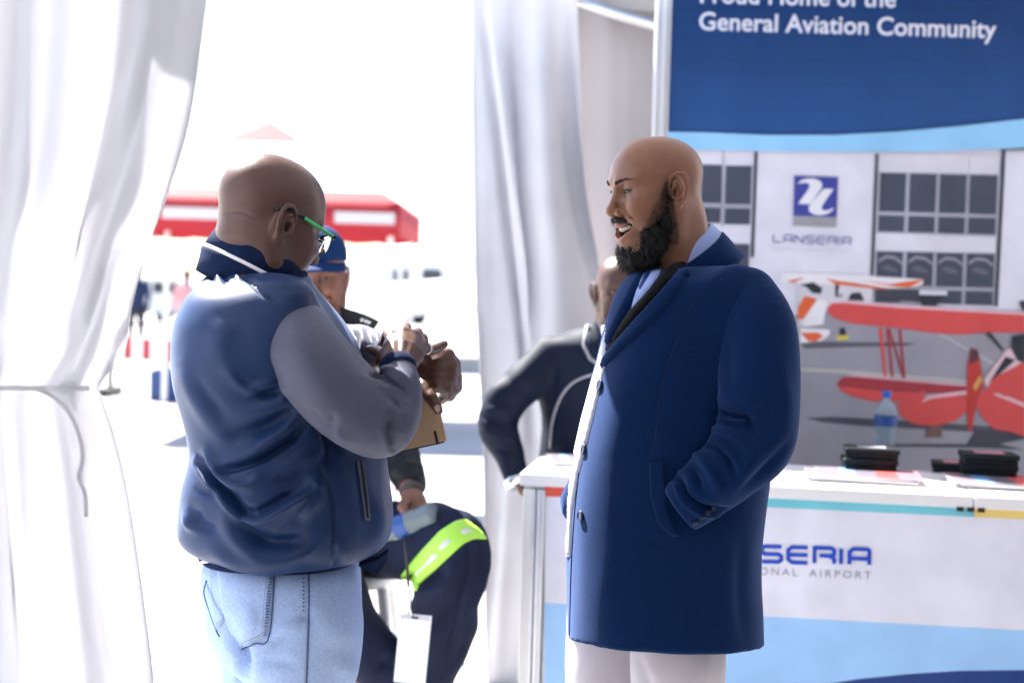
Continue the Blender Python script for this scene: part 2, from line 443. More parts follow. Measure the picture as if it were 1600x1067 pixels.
def patch(name, tree, poly, t, mat_, parent, step=5., edge=6., dguess=2.8, sink=.004, smooth_it=2, curve=True, col=None, tfun=None):
    """a piece of cloth of real thickness t (m) laid on a surface: outline as seen in the photograph"""
    bp = []
    pp = [tuple(p) for p in poly]
    for i in range(len(pp)):
        a = np.array(pp[i], float); b = np.array(pp[(i+1) % len(pp)], float); n = max(1, int(np.linalg.norm(b-a)/step))
        for k in range(n): bp.append(tuple(a+(b-a)*k/n))
    xs = [p[0] for p in bp]; ys = [p[1] for p in bp]; pts = list(bp); nb = len(bp)
    loop = np.array(bp+[bp[0]])
    gx = np.arange(min(xs)+step/2, max(xs), step); gy = np.arange(min(ys)+step/2, max(ys), step)
    cand = np.array([(x+(step/2 if j % 2 else 0), y) for j, y in enumerate(gy) for x in gx]).reshape(-1, 2)
    if len(cand):
        dist, _, _ = poly_dist(cand, loop)
        for (x, y), dd in zip(cand, dist):
            if dd > step*.6 and inpoly(x, y, bp): pts.append((x, y))
    r = delaunay_2d_cdt([Vector(p) for p in pts], [(i, (i+1) % nb) for i in range(nb)], [], 1, 1e-4)
    v2 = np.array([tuple(v) for v in r[0]]); fs = [tuple(f) for f in r[2]]
    base = []; nor = []
    for x, y in v2:
        l, n = hit(tree, x, y, dguess); base.append(l); nor.append(n)
    base = np.array(base); nor = np.array(nor)
    # smooth normals / depth over the patch
    nb_ = [set() for _ in v2]
    for f in fs:
        for a in f: nb_[a].update(f)
    for _ in range(smooth_it+2):
        nor = np.array([nor[list(s)].mean(0) if s else nor[i] for i, s in enumerate(nb_)])
    bn = [set(s) for s in nb_]; ecount = {}
    for f in fs:
        for i in range(len(f)): e = tuple(sorted((f[i], f[(i+1) % len(f)]))); ecount[e] = ecount.get(e, 0)+1
    bset = {}
    for (a, b), c_ in ecount.items():
        if c_ == 1: bset.setdefault(a, {a}).add(b); bset.setdefault(b, {b}).add(a)
    for a, s in bset.items(): nb_[a] = s
    for _ in range(smooth_it):
        base = np.array([base[list(s)].mean(0)*.5+base[i]*.5 if s else base[i] for i, s in enumerate(nb_)])
    nor /= np.maximum(np.linalg.norm(nor, axis=1), 1e-9)[:, None]
    dist, _, _ = poly_dist(v2, loop)
    tt = t*(.35+.65*np.sqrt(np.clip(dist/edge, 0, 1)))
    if tfun is not None: tt = tt*np.array([tfun(x, y) for x, y in v2])
    top = base+nor*tt[:, None]
    # orient faces toward the normal
    F2 = []
    for f in fs:
        n = np.cross(top[f[1]]-top[f[0]], top[f[2]]-top[f[0]])
        F2.append(f if n@nor[f[0]] > 0 else f[::-1])
    ec = {}
    for f in F2:
        for i in range(len(f)): ec[(f[i], f[(i+1) % len(f)])] = 1
    bot = base-nor*sink
    V = list(top); low = {}
    for (a, b) in list(ec):
        if (b, a) in ec: continue
        for q in (a, b):
            if q not in low: low[q] = len(V); V.append(bot[q])
        F2.append((b, a, low[a], low[b]))
    return obj(name, np.array(V), F2, mat_, parent, True)
def seam(tree, pts, r, off=0., dguess=2.8, n=5, step=6.):
    """world points of a line lying on a surface"""
    pl = smoothline(pts, 8) if len(pts) > 2 else np.array([np.array(pts[0])+(np.array(pts[1])-np.array(pts[0]))*t for t in np.linspace(0, 1, 10)], float)
    out = []
    for x, y in pl:
        l, nn = hit(tree, x, y, dguess); out.append(l+nn*off)
    return out
def plane_pt(px, py, p0, n):
    d = P(px, py, 1.0)-CAMP; t = (Vector(p0)-CAMP).dot(n)/d.dot(n); return CAMP+d*t
def print_sheet(name, polys, p0, n, mat_, parent, lift=.0006, start=.001):
    """flat print: polygons (px outline, linear colour) stacked a fraction of a millimetre apart on a plane; n faces the viewer"""
    V = []; Fc = []; C = []
    n = Vector(n).normalized()
    for i, (pl, c) in enumerate(polys):
        k = len(V); pts = [plane_pt(x, y, p0, n)+n*(start+i*lift) for x, y in pl]
        nn = Vector((0, 0, 0))
        for a in range(len(pts)): nn += pts[a].cross(pts[(a+1) % len(pts)])
        if nn.dot(n) < 0: pts = pts[::-1]
        V += [tuple(p) for p in pts]; Fc.append(tuple(range(k, k+len(pts)))); C += [c]*len(pts)
    return obj(name, np.array(V), Fc, mat_, parent, False, col=np.array(C))
def text_mesh(s, bold=0., spacing=1.0):
    cu = bpy.data.curves.new('t', 'FONT'); cu.body = s; cu.size = 1; cu.offset = bold; cu.space_character = spacing; cu.resolution_u = 4
    o = bpy.data.objects.new('t', cu); COL.objects.link(o)
    dg = bpy.context.evaluated_depsgraph_get(); me = bpy.data.meshes.new_from_object(o.evaluated_get(dg))
    V = np.array([v.co[:] for v in me.vertices]); Fc = [tuple(p.vertices) for p in me.polygons]
    bpy.data.objects.remove(o); bpy.data.curves.remove(cu); bpy.data.meshes.remove(me)
    return V, Fc
def text_on(name, s, a, b, h, n, mat_, parent, bold=0., spacing=1., lift=.002):
    """lettering from world point a to b (baseline), capital height h, on a plane with normal n facing the viewer"""
    V, Fc = text_mesh(s, bold, spacing)
    a = Vector(a); b = Vector(b); u = (b-a); L = u.length; u.normalize(); n = Vector(n).normalized(); up = n.cross(u).normalized()
    if up.z < 0: up = -up
    x0, x1 = V[:, 0].min(), V[:, 0].max(); sx = L/(x1-x0); sy = h/.69
    W = [a+u*((v[0]-x0)*sx)+up*(v[1]*sy)+n*lift for v in V]
    return obj(name, np.array([tuple(p) for p in W]), Fc, mat_, parent, False)
def ribbon2d(pts, w):
    p = np.array(pts, float); V = []; Fc = []
    for i in range(len(p)):
        a = p[i]-p[i-1] if i > 0 else p[1]-p[0]; b = p[i+1]-p[i] if i < len(p)-1 else p[i]-p[i-1]
        a = a/np.linalg.norm(a); b = b/np.linalg.norm(b); t = a+b; t = t/max(np.linalg.norm(t), 1e-6)
        nn = np.array((-t[1], t[0])); m = w/2/max(.4, abs(nn@np.array((-a[1], a[0]))))
        V += [p[i]+nn*m, p[i]-nn*m]
    for i in range(len(p)-1): Fc.append((2*i, 2*i+1, 2*i+3, 2*i+2))
    return V, Fc
LETTERS = {'L': ([[(0, 1), (0, .15), (.15, 0), (1, 0)]], 1.), 'A': ([[(0, 0), (0, .8), (.2, 1), (.9, 1), (1, .9), (1, 0)], [(0, .38), (1, .38)]], 1.),
           'N': ([[(0, 0), (0, 1), (1, 0), (1, 1)]], 1.), 'S': ([[(1, 1), (.14, 1), (0, .86), (0, .64), (.14, .5), (.86, .5), (1, .36), (1, .14), (.86, 0), (0, 0)]], 1.),
           'E': ([[(1, 1), (.2, 1), (0, .8), (0, .2), (.2, 0), (1, 0)], [(.1, .5), (1, .5)]], 1.),
           'R': ([[(0, 0), (0, 1), (.86, 1), (1, .86), (1, .62), (.88, .5), (.25, .5)], [(.7, .5), (.9, .42), (1, .3), (1, 0)]], 1.), 'I': ([[(0, 0), (0, 1)]], .08)}
def wide_letters(name, s, a, b, h, n, mat_, parent, weight=.22, lift=.002):
    a = Vector(a); b = Vector(b); u = (b-a); L = u.length; u.normalize(); n = Vector(n).normalized(); up = n.cross(u).normalized()
    if up.z < 0: up = -up
    adv = [LETTERS[c][1]*1.5+.52 for c in s]; tot = sum(adv)-.52; k = L/(tot+weight)
    V = []; Fc = []; x = weight/2; dz = 0.
    for c, ad in zip(s, adv):
        for pl in LETTERS[c][0]:
            pts = [((x+px*1.5)*k, py*(h-weight*k*.8)+weight*k*.4) for px, py in pl]
            v, f = ribbon2d(pts, weight*k); o = len(V); dz += .0002
            V += [tuple(a+u*p[0]+up*p[1]+n*(lift+dz)) for p in v]; Fc += [tuple(i+o for i in q) for q in f]
        x += ad
    return obj(name, np.array(V), Fc, mat_, parent, False)
def drape(rows, nu, nv, folds, thick=.003):
    """hanging cloth: rows = (py, left px, right px, depth, fold depth m); folds = list of (cycles, phase, weight)"""
    rows = np.array(rows, float); V = []
    for j in range(nv):
        t = j/(nv-1)*(len(rows)-1); i = min(int(t), len(rows)-2); q = t-i
        p0, p1, p2, p3 = rows[max(i-1, 0)], rows[i], rows[i+1], rows[min(i+2, len(rows)-1)]
        r = .5*((2*p1)+(-p0+p2)*q+(2*p0-5*p1+4*p2-p3)*q*q+(-p0+3*p1-3*p2+p3)*q**3)
        py, l, rr, d, amp = r
        for k in range(nu):
            u = k/(nu-1)
            wv = sum(w_*math.sin(2*math.pi*(c*u+ph+.05*math.sin(3*j/nv+c))) for c, ph, w_ in folds)
            wv = math.copysign(abs(wv)**.8, wv)
            nz = mnoise.noise(Vector((u*6, j/nv*3, l*.01)))
            V.append(P(l+(rr-l)*u, py, d+amp*(wv+.35*nz)))
    Q = [(j*nu+k, j*nu+k+1, (j+1)*nu+k+1, (j+1)*nu+k) for j in range(nv-1) for k in range(nu-1)]
    return np.array([tuple(v) for v in V]), np.array(Q)[:, ::-1]
def solidify(o, t):
    m = o.modifiers.new('thickness', 'SOLIDIFY'); m.thickness = t; m.offset = 0; return o
def px_rows(rows, dn=5):
    """torso rows (py, left px, right px, depth, half thickness m) -> slices"""
    out = []
    for py, l, r, d, b in rows:
        c = P((l+r)/2, py, d); out.append((c.z, c.x, c.y, (r-l)/2*d/F, b))
    return densify(out, dn)
def pchain(pts):
    """(px, py, depth, radius px) -> capsule chain"""
    return chain([PN(x, y, d) for x, y, d, r in pts], [r*d/F for x, y, d, r in pts])
def pchain_s(pts, m=4):
    """smoothly resampled capsule chain"""
    q = smoothline(pts, m); return pchain([tuple(r) for r in q])
def bounds(pts, pad):
    a = np.array([PN(*p) for p in pts]); return a.min(0)-pad, a.max(0)+pad
# ================================================================== SETTING
m_ground = mat('concrete_apron', (.36, .355, .35), .85, var=.12, vscale=.7, bump=.3, bscale=40)
s_ = 600
gv = [(-s_, -30, 0), (s_, -30, 0), (s_, 1200, 0), (-s_, 1200, 0)]
g = kind(obj('ground', gv, [(0, 1, 2, 3)], m_ground, None, False), 'structure')
m_joint = mat('joint_sealant', (.06, .06, .065), .9)
for k, (y0, x0, x1) in enumerate(((5.6, -6, 2), (9.5, -8, 4), (14.5, -14, 8), (20., -20, 12))):
    kind(obj('paving_joint', [(x0, y0, .004), (x1, y0+.1, .004), (x1, y0+.13, .004), (x0, y0+.03, .004)], [(0, 1, 2, 3)], m_joint, g, False), 'structure')

# ---- marquee: translucent white PVC roof and wall on aluminium posts
m_pvc = mat('white_pvc', (.82, .82, .84), .5, var=.04, vscale=3, transl=.22, bump=.15, bscale=14, bdist=.01)
m_alu = mat('aluminium', (.62, .62, .64), .35, metal=.85, var=.05, vscale=20)
m_white = mat('white_paint', (.8, .8, .8), .4)
A2 = Vector((-1.0, 2.4)); DIR = Vector((1.3, 2.3)).normalized(); NIN = Vector((DIR.y, -DIR.x))
EAVE = 2.52
def tp(a, n_, z): q = A2+DIR*a+NIN*n_; return (q.x, q.y, z)
marq = thing('marquee', 'white fabric marquee whose shaded wall shows between curtain and blue banner', 'tent', tp(0, 0, 0))
rv = []; rq = []
NA, NB = 30, 24
for i in range(NA+1):
    for j in range(NB+1):
        a = -6+i*10.2/NA; n0_ = -.02 if a < 2.75 else 1.35; n_ = n0_+j*(7.-n0_)/NB
        z = EAVE+.42*n_ if n_ < 4 else EAVE+.42*4-.42*(n_-4)
        z -= .06*math.sin(math.pi*((a % 2.5)/2.5))*min(1, n_)
        rv.append(tp(a, n_, z))
for i in range(NA):
    for j in range(NB): k = i*(NB+1)+j; rq.append((k, k+NB+1, k+NB+2, k+1))
roof = obj('roof', rv, np.array(rq), m_pvc, marq); solidify(roof, .004)
MB().box(tp(-1.65, .02, EAVE+.02), (.09, 8.7, .09), Matrix.Rotation(math.atan2(-DIR.x, DIR.y), 3, 'Z')).build('eave_beam', m_alu, marq)
fa = []; fq = []
for i in range(61):
    a = -6+i*10.2/60; sc_ = .20+.03*abs(math.sin(i*.5*math.pi/2.5))
    fa += [tp(a, -.05, EAVE+.06), tp(a, -.06+.008*math.sin(i*2.1), EAVE-sc_+.16)]
for i in range(60): fq.append((2*i, 2*i+1, 2*i+3, 2*i+2))
# back wall of the marquee: runs behind the banner
wl, wq = drape([(-160, 840, 1900, 5.75, .03), (200, 850, 1900, 5.75, .05), (700, 850, 1900, 5.75, .05), (1140, 850, 1900, 5.72, .03)], 90, 30, [(7, 0, .6), (13, .3, .4), (3.2, .1, .5)])
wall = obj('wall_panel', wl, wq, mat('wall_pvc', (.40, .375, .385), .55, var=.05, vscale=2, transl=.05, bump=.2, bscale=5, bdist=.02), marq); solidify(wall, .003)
MB().tube([P(880, -8, 5.5), P(960, 22, 5.5), P(1060, 52, 5.5), P(1200, 90, 5.5)], .022, 10).build('cross_rail', m_alu, marq, True)
MB().box(P(985, -26, 5.55), (.9, .05, .22), Matrix.Rotation(R(2), 3, 'Y')).build('gutter_beam', mat('grey_beam', (.28, .27, .26), .6), marq)
for (a, n_) in ((-1.6, .06), (3.35, .10)):
    q = tp(a, n_, 0); MB().box((q[0], q[1], EAVE/2), (.08, .08, EAVE), Matrix.Rotation(math.atan2(-DIR.x, DIR.y), 3, 'Z'), .01).build('post', m_alu, marq)

def unseen_wall_run(a, b, nseg, h0=EAVE+1.2):
    a = Vector(a); b = Vector(b); n = nseg*12; V = []; nn = Vector((-(b-a).y, (b-a).x)).normalized()
    for j in range(9):
        for i in range(n+1):
            q = a.lerp(b, i/n)+nn*(.03*math.sin(i*1.1)+.02*math.sin(i*.37+j*.4)); V.append((q.x, q.y, .01+h0*j/8))
    Q = np.array([(j*(n+1)+i, j*(n+1)+i+1, (j+1)*(n+1)+i+1, (j+1)*(n+1)+i) for j in range(8) for i in range(n)])
    o = obj('wall_panel', np.array(V), Q, m_pvc, marq); solidify(o, .003)
unseen_wall_run((3.3, 5.7), (3.3, -3), 6); unseen_wall_run((3.3, -3), (-2.6, -3), 5); unseen_wall_run((-2.6, -3), (-2.55, -.35), 2); unseen_wall_run((-2.55, -.35), (-1.28, 1.9), 2, EAVE-.02)  # unseen side and back walls, added to cut the frontal sky light
# ---- curtains of the entrance
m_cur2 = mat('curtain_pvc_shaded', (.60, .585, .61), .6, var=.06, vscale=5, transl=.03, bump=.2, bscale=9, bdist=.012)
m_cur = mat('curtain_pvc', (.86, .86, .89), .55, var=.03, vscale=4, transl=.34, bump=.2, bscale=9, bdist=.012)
m_rope = mat('white_webbing', (.8, .8, .84), .8, bump=.5, bscale=300, transl=.35)
lc = thing('tied_curtain', 'white tent curtain tied back with a cord in the left foreground', 'curtain', P(40, 1500, 2.2).xy.to_3d(), 'entrance curtains')
V, Q = drape([(-330, -420, 352, 2.25, .035), (-100, -400, 335, 2.25, .045), (0, -390, 324, 2.24, .05), (180, -370, 298, 2.22, .05), (300, -350, 264, 2.2, .05), (390, -330, 231, 2.2, .045), (480, -310, 206, 2.2, .04),
              (545, -290, 196, 2.2, .035), (590, -270, 164, 2.2, .022), (607, -265, 155, 2.2, .015), (625, -270, 160, 2.2, .022), (680, -290, 176, 2.2, .035), (760, -300, 192, 2.2, .045), (880, -310, 211, 2.2, .05), (1067, -330, 240, 2.2, .055), (1300, -350, 262, 2.2, .06), (1850, -380, 300, 2.2, .06)],
             150, 170, [(4.0, .12, .48), (7.3, .35, .20), (13., .6, .07)])
Vs = sculpt(V, Q, [([(322, 0), (262, 280), (200, 470), (172, 585)], 12, -14, 0), ([(196, 505), (178, 560), (160, 598)], 6, 12, 1), ([(110, 620), (135, 690), (138, 760)], 10, 8, .8),
                   ([(150, 620), (190, 760), (232, 1060)], 7, -10), ([(40, 590), (90, 470), (170, 250), (230, 60)], 16, 12, .6), ([(120, 595), (150, 520), (190, 400)], 12, 10, -.7), ([(20, 620), (22, 800), (20, 1060)], 14, -10), ([(165, 930), (190, 1060)], 8, -10)])
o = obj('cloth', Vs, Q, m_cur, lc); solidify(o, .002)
tr = bvh_of(Vs, Q)
pts = [hit(tr, x, 606+.012*(150-x)*-.2, 2.2)[0]+Vector((0, -.006, 0)) for x in np.linspace(-200, 140, 40)]
MB().tube(pts, .0046, 8).build('tie_cord', m_cur, lc, True)
tail = [hit(tr, x, y, 2.2)[0]+Vector((0, -.005, 0)) for x, y in smoothline([(62, 608), (85, 620), (112, 648), (128, 690), (130, 720), (124, 745), (134, 770), (136, 806)])]
MB().tube(tail, .0036, 8).build('cord_tail', m_cur, lc, True)

rc = thing('tied_curtain', 'white tent curtain hanging behind the bearded man, sunlit along its left edge', 'curtain', P(820, 1300, 4.7).xy.to_3d(), 'entrance curtains')
V, Q = drape([(-120, 720, 900, 5.45, .05), (0, 737, 902, 5.45, .06), (150, 738, 908, 5.45, .07), (300, 740, 918, 5.45, .07), (420, 742, 936, 5.45, .07), (560, 746, 945, 5.45, .07), (700, 752, 940, 5.45, .07), (900, 756, 960, 5.45, .06), (1067, 760, 985, 5.45, .06), (1300, 760, 1000, 5.45, .06)],
             90, 110, [(.9, .12, .8), (2.3, .2, .3)])
Vs = sculpt(V, Q, [([(768, 0), (790, 170), (815, 380), (838, 560), (850, 680)], 13, 45, .9), ([(868, 0), (885, 180), (912, 360), (930, 430)], 14, -35, -.7), ([(800, 700), (785, 900), (770, 1060)], 14, 25, .6), ([(748, 500), (752, 800), (758, 1060)], 6, 20)])
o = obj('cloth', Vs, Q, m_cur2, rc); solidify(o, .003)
wl, wq = Vs, Q

# ---- exhibition wall with the printed banner
BY = 5.12; BN = Vector((0, -1, 0)); B0 = Vector((0, BY, 0))
bw = thing('banner_wall', 'tall blue exhibition banner reading General Aviation Community above an aircraft picture', 'banner', (1.2, BY+.02, 0))
def bpt(x, y): return plane_pt(x, y, B0, BN)
x0 = bpt(1042, 300).x; x1 = bpt(1638, 300).x; zt = 2.72
m_print = mat('banner_print', rough=.42, attr=True, spec=.35, var=.07, vscale=7)
MB().box(((x0+x1)/2, BY+.02, zt/2), (x1-x0, .03, zt)).build('panel', mat('panel_white', (.75, .75, .78), .5), bw)
pc = bpt(1030, 300).x
for dx, wd, dp in ((-.018, .018, .05), (.004, .022, .062), (.022, .010, .05)):
    MB().box((pc+dx-.004, BY+.01, zt/2), (wd, dp, zt+.02), None, .003).build('post_profile', mat('alu_white', (.72, .72, .74), .35, metal=.3), bw)
# navy field, printed as a grid so that the ink fades from deep to mid blue
gp = []; N_ = 14; yt = -60
for i in range(N_):
    ya = yt+(215-yt)*i/N_; yb = yt+(215-yt)*(i+1)/N_; t = (i+.5)/N_
    gp.append(([(1042, ya), (1640, ya), (1640, yb), (1042, yb)], tuple(np.array(srgb(0, 44, 92))*(1-t)+np.array(srgb(40, 82, 142))*t)))
navy = print_sheet('navy_field', gp, B0, BN, m_print, bw, lift=0)
wall_c = srgb(224, 224, 238); pane = srgb(74, 80, 96); mull = srgb(176, 178, 192); pil = srgb(70, 72, 88)
def c5(x, y): return (1170+x/3.72, 230+y/3.72)
def c4(x, y): return (1220+x/3.81, 420+y/3.81)
def c0(x, y): return (1000+x/2.54, y/2.54)
polys = [([(1042, 225), (1640, 225), (1640, 500), (1042, 500)], wall_c)]
def quad5(xa, xb, ya, yb):
    def sh(x, y): return c5(x-(y-150)*.042, y+(x-762)*.026)
    return [sh(xa, ya), sh(xb, ya), sh(xb, yb), sh(xa, yb)]
polys.append((quad5(752, 1452, 142, 502), mull)); polys.append((quad5(752, 1452, 600, 905), mull))
for xa, xb in ((764, 915), (937, 1091), (1111, 1265), (1285, 1443)):
    for ya, yb in ((150, 374), (396, 490), (606, 800), (822, 900)): polys.append((quad5(xa, xb, ya, yb), pane))
    for ya in (500,): polys.append((quad5(xa-12, xb+8, 512, 596), srgb(220, 220, 232)))
    polys.append((quad5(xa-8, xb+8, 30, 136), srgb(216, 214, 226)))
    # reflections of the roof trusses in the lower panes
    arc = [(xa+8, 640), (xa+50, 612), (xb-50, 616), (xb-6, 648)]
    polys.append(([c5(x-19, y+14+(x-762)*.026) for x, y in arc]+[c5(x-19, y+32+(x-762)*.026) for x, y in arc[::-1]], srgb(150, 148, 160)))
    polys.append(([c5(x-19, y+(x-762)*.026) for x, y in ((xa+20, 700), (xa+60, 682), (xb-40, 706), (xb-30, 726), (xa+70, 720))], srgb(104, 106, 120)))
for a in ([(733, 40), (752, 40), (722, 745), (703, 745)], [(1466, 14), (1490, 14), (1444, 925), (1422, 925)], [(30, 28), (50, 28), (28, 640), (8, 640)]):
    polys.append(([c5(*p) for p in a], pil))
for a in ([(244, 655), (326, 657), (322, 808), (240, 806)], [(340, 659), (442, 661), (438, 812), (336, 810)], [(240, 824), (320, 826), (318, 886), (238, 884)], [(336, 827), (437, 829), (434, 892), (333, 890)], [(330, 968), (432, 970), (430, 1100), (328, 1100)]):
    polys.append(([c0(*p) for p in a], pane))
polys.append(([c0(326, 600), c0(334, 600), c0(330, 900), c0(322, 900)], mull))
polys.append(([c0(230, 812), c0(440, 816), c0(440, 824), c0(230, 820)], mull))
# emblem: violet square, grey bar, white double swoosh
polys.append(([c5(262, 168), c5(517, 176), c5(508, 408), c5(256, 398)], srgb(66, 74, 156)))
polys.append(([c5(256, 400), c5(508, 410), c5(503, 466), c5(252, 456)], srgb(156, 156, 166)))
sw1 = [(278, 215), (300, 195), (335, 184), (375, 183), (408, 195), (424, 215), (420, 240), (352, 334), (284, 330), (345, 245), (352, 222), (345, 212), (325, 208), (300, 210)]
sw2 = [(432, 244), (490, 244), (424, 340), (420, 360), (432, 370), (458, 368), (492, 352), (480, 372), (452, 390), (415, 398), (378, 394), (352, 378), (345, 356), (352, 338), (370, 312)]
polys.append(([c5(*p) for p in sw1], srgb(232, 232, 242))); polys.append(([c5(*p) for p in sw2], srgb(232, 232, 242)))
# apron in the picture
tar = srgb(158, 156, 168)
polys.append(([(1042, 500), (1240, 492), (1420, 470), (1500, 484), (1640, 486), (1640, 800), (1042, 800)], tar))
polys.append(([c4(0, 586), c4(350, 600), c4(1448, 690), c4(1448, 700), c4(350, 618), c4(0, 600)], srgb(196, 194, 186)))
polys.append(([c4(930, 385), c4(950, 385), c4(1290, 570), c4(1270, 575)], srgb(186, 184, 192)))
polys.append(([c4(100, 430), c4(800, 440), c4(760, 456), c4(140, 474)], srgb(96, 96, 108)))
# shadows printed in the picture
polys.append(([c4(140, 886), c4(300, 878), c4(560, 890), c4(800, 905), c4(1448, 950), c4(1448, 985), c4(800, 950), c4(500, 935), c4(250, 912)], srgb(84, 84, 98)))
polys.append(([c4(1150, 960), c4(1448, 965), c4(1448, 1010), c4(1300, 1040), c4(1448, 1075), c4(1100, 1062), c4(680, 1055), c4(680, 1040), c4(1100, 1040)], srgb(72, 72, 86)))
wht = srgb(236, 234, 240); orng = srgb(226, 104, 62); red = srgb(214, 84, 84); dred = srgb(166, 62, 70); blk = srgb(52, 54, 66)
# parked high-wing aircraft (white and orange)
polys.append(([c4(100, 60), c4(300, 90), c4(540, 110), c4(540, 200), c4(300, 215), c4(200, 330), c4(100, 345)], srgb(214, 212, 222)))
polys.append(([c4(0, 25), c4(250, 28), c4(845, 62), c4(840, 95), c4(770, 112), c4(640, 118), c4(420, 80), c4(280, 92), c4(60, 84), c4(0, 78)], wht))
for a in ([(265, 55), (330, 70), (650, 118), (600, 124), (320, 92)], [(460, 62), (640, 92), (845, 62), (840, 72), (760, 112), (650, 104)], [(30, 76), (110, 55), (140, 55), (70, 82)]): polys.append(([c4(*p) for p in a], orng))
polys.append(([c4(110, 95), c4(190, 80), c4(245, 115), c4(235, 150), c4(185, 145), c4(150, 110)], blk))
polys.append(([c4(140, 160), c4(215, 180), c4(130, 300), c4(95, 300), c4(100, 230)], orng))
polys.append(([c4(215, 182), c4(270, 190), c4(250, 330), c4(130, 345), c4(128, 310)], wht))
polys.append(([c4(110, 352), c4(290, 362), c4(286, 392), c4(240, 426), c4(140, 440), c4(110, 440)], wht))
polys.append(([c4(112, 380), c4(220, 378), c4(252, 402), c4(200, 432), c4(160, 430)], orng))
for a in ([(320, 95), (345, 95), (335, 160), (365, 150), (360, 165), (320, 168)], [(415, 145), (470, 140), (495, 190), (395, 186)], [(345, 352), (380, 352), (385, 395), (345, 395)]): polys.append(([c4(*p) for p in a], blk))
polys.append(([c4(328, 398), c4(400, 394), c4(400, 420), c4(328, 424)], srgb(214, 196, 90)))
polys.append(([c4(560, 120), c4(820, 125), c4(830, 190), c4(640, 190), c4(560, 175)], srgb(70, 72, 84)))
polys.append(([c4(820, 125), c4(985, 130), c4(985, 158), c4(820, 155)], srgb(222, 220, 232)))
polys.append(([c4(820, 158), c4(985, 160), c4(930, 195), c4(920, 225), c4(835, 222)], blk))
# red biplane
for a, c in (([(578, 350), (600, 350), (625, 640), (608, 640)], red), ([(622, 355), (640, 355), (668, 655), (652, 655)], dred), ([(632, 352), (646, 352), (735, 655), (722, 655)], dred), ([(694, 358), (712, 358), (738, 650), (724, 650)], dred)):
    polys.append(([c4(*p) for p in a], c))
polys.append(([c4(272, 235), c4(300, 205), c4(370, 192), c4(700, 215), c4(1100, 240), c4(1448, 262), c4(1448, 380), c4(1250, 378), c4(1050, 390), c4(900, 380), c4(700, 352), c4(420, 325), c4(320, 295), c4(278, 262)], red))
polys.append(([c4(300, 206), c4(370, 190), c4(700, 212), c4(1100, 236), c4(1448, 258), c4(1448, 274), c4(1100, 254), c4(700, 232), c4(380, 204)], srgb(228, 190, 204)))
polys.append(([c4(330, 680), c4(360, 645), c4(430, 632), c4(700, 652), c4(1100, 690), c4(1100, 740), c4(860, 740), c4(700, 790), c4(540, 785), c4(420, 755), c4(350, 720)], dred))
polys.append(([c4(336, 700), c4(420, 705), c4(620, 730), c4(850, 735), c4(700, 790), c4(540, 787), c4(420, 757), c4(356, 725)], red))
polys.append(([c4(370, 640), c4(440, 626), c4(700, 648), c4(1100, 684), c4(1100, 698), c4(700, 664), c4(440, 640)], srgb(216, 178, 194)))
polys.append(([c4(690, 800), c4(850, 715), c4(845, 760), c4(1100, 730), c4(1098, 850), c4(1030, 905), c4(900, 935), c4(780, 920), c4(705, 870)], red))
polys.append(([c4(830, 795), c4(870, 752), c4(1098, 722), c4(1098, 745), c4(890, 770)], srgb(226, 186, 196)))
polys.append(([c4(1150, 760), c4(1448, 545), c4(1448, 1000), c4(1380, 972), c4(1260, 950), c4(1190, 880), c4(1160, 820)], red))
polys.append(([c4(1255, 745), c4(1300, 738), c4(1448, 800), c4(1448, 822), c4(1300, 762)], srgb(226, 190, 200)))
polys.append(([c4(1105, 560), c4(1125, 470), c4(1165, 480), c4(1195, 640), c4(1200, 700), c4(1165, 770), c4(1130, 960), c4(1108, 960), c4(1098, 800)], srgb(192, 66, 62)))
polys.append(([c4(1120, 475), c4(1165, 482), c4(1175, 540), c4(1115, 570)], srgb(96, 60, 68)))
polys.append(([c4(1140, 690), c4(1180, 630), c4(1196, 660), c4(1150, 730)], srgb(214, 160, 92)))
polys.append(([c4(1200, 660), c4(1330, 490), c4(1448, 400), c4(1448, 540), c4(1220, 700)], srgb(226, 196, 204)))
polys.append(([c4(1230, 680), c4(1330, 520), c4(1390, 540), c4(1280, 640)], blk)); polys.append(([c4(1370, 400), c4(1448, 385), c4(1448, 560), c4(1400, 545), c4(1360, 470)], blk))
polys.append(([c4(1270, 640), c4(1448, 550), c4(1448, 700), c4(1330, 760), c4(1220, 705)], red))
polys.append(([c4(880, 930), c4(950, 935), c4(955, 1000), c4(850, 1000)], srgb(120, 92, 90)))
polys.append(([c4(1210, 378), c4(1240, 376), c4(1320, 480), c4(1310, 490)], blk)); polys.append(([c4(1410, 195), c4(1448, 185), c4(1448, 260), c4(1425, 240)], blk))
# light blue wave over the top of the picture
polys.append(([(1042, 207), (1100, 208), (1200, 212), (1300, 212), (1400, 207), (1500, 198), (1640, 182), (1640, 231), (1540, 234), (1450, 238), (1300, 238), (1200, 237), (1100, 235), (1042, 234)], srgb(150, 206, 246)))
polys.append(([(1560, 234), (1640, 229), (1640, 234), (1560, 236)], srgb(72, 84, 100)))
print_sheet('printed_picture', polys, B0, BN, m_print, bw, lift=.00012, start=.0015)
m_let = mat('white_lettering', (.82, .82, .9), .4)
text_on('lettering', 'General Aviation Community', bpt(1092, 47), bpt(1556, 60), .062, BN, m_let, bw, .016)
text_on('lettering', 'Proud Home of the', bpt(1094, 5), bpt(1399, 12), .062, BN, m_let, bw, .016)
wide_letters('emblem_lettering', 'LANSERIA', bpt(1206, 379), bpt(1328, 384), .030, BN, mat('violet_ink', srgb(66, 72, 150), .4), bw, .2, .012)
text_on('small_lettering', 'INTERNATIONAL AIRPORT', bpt(1208, 391), bpt(1327, 394), .008, BN, mat('grey_ink', srgb(190, 190, 204), .4), bw, .0, 1.3, .012)

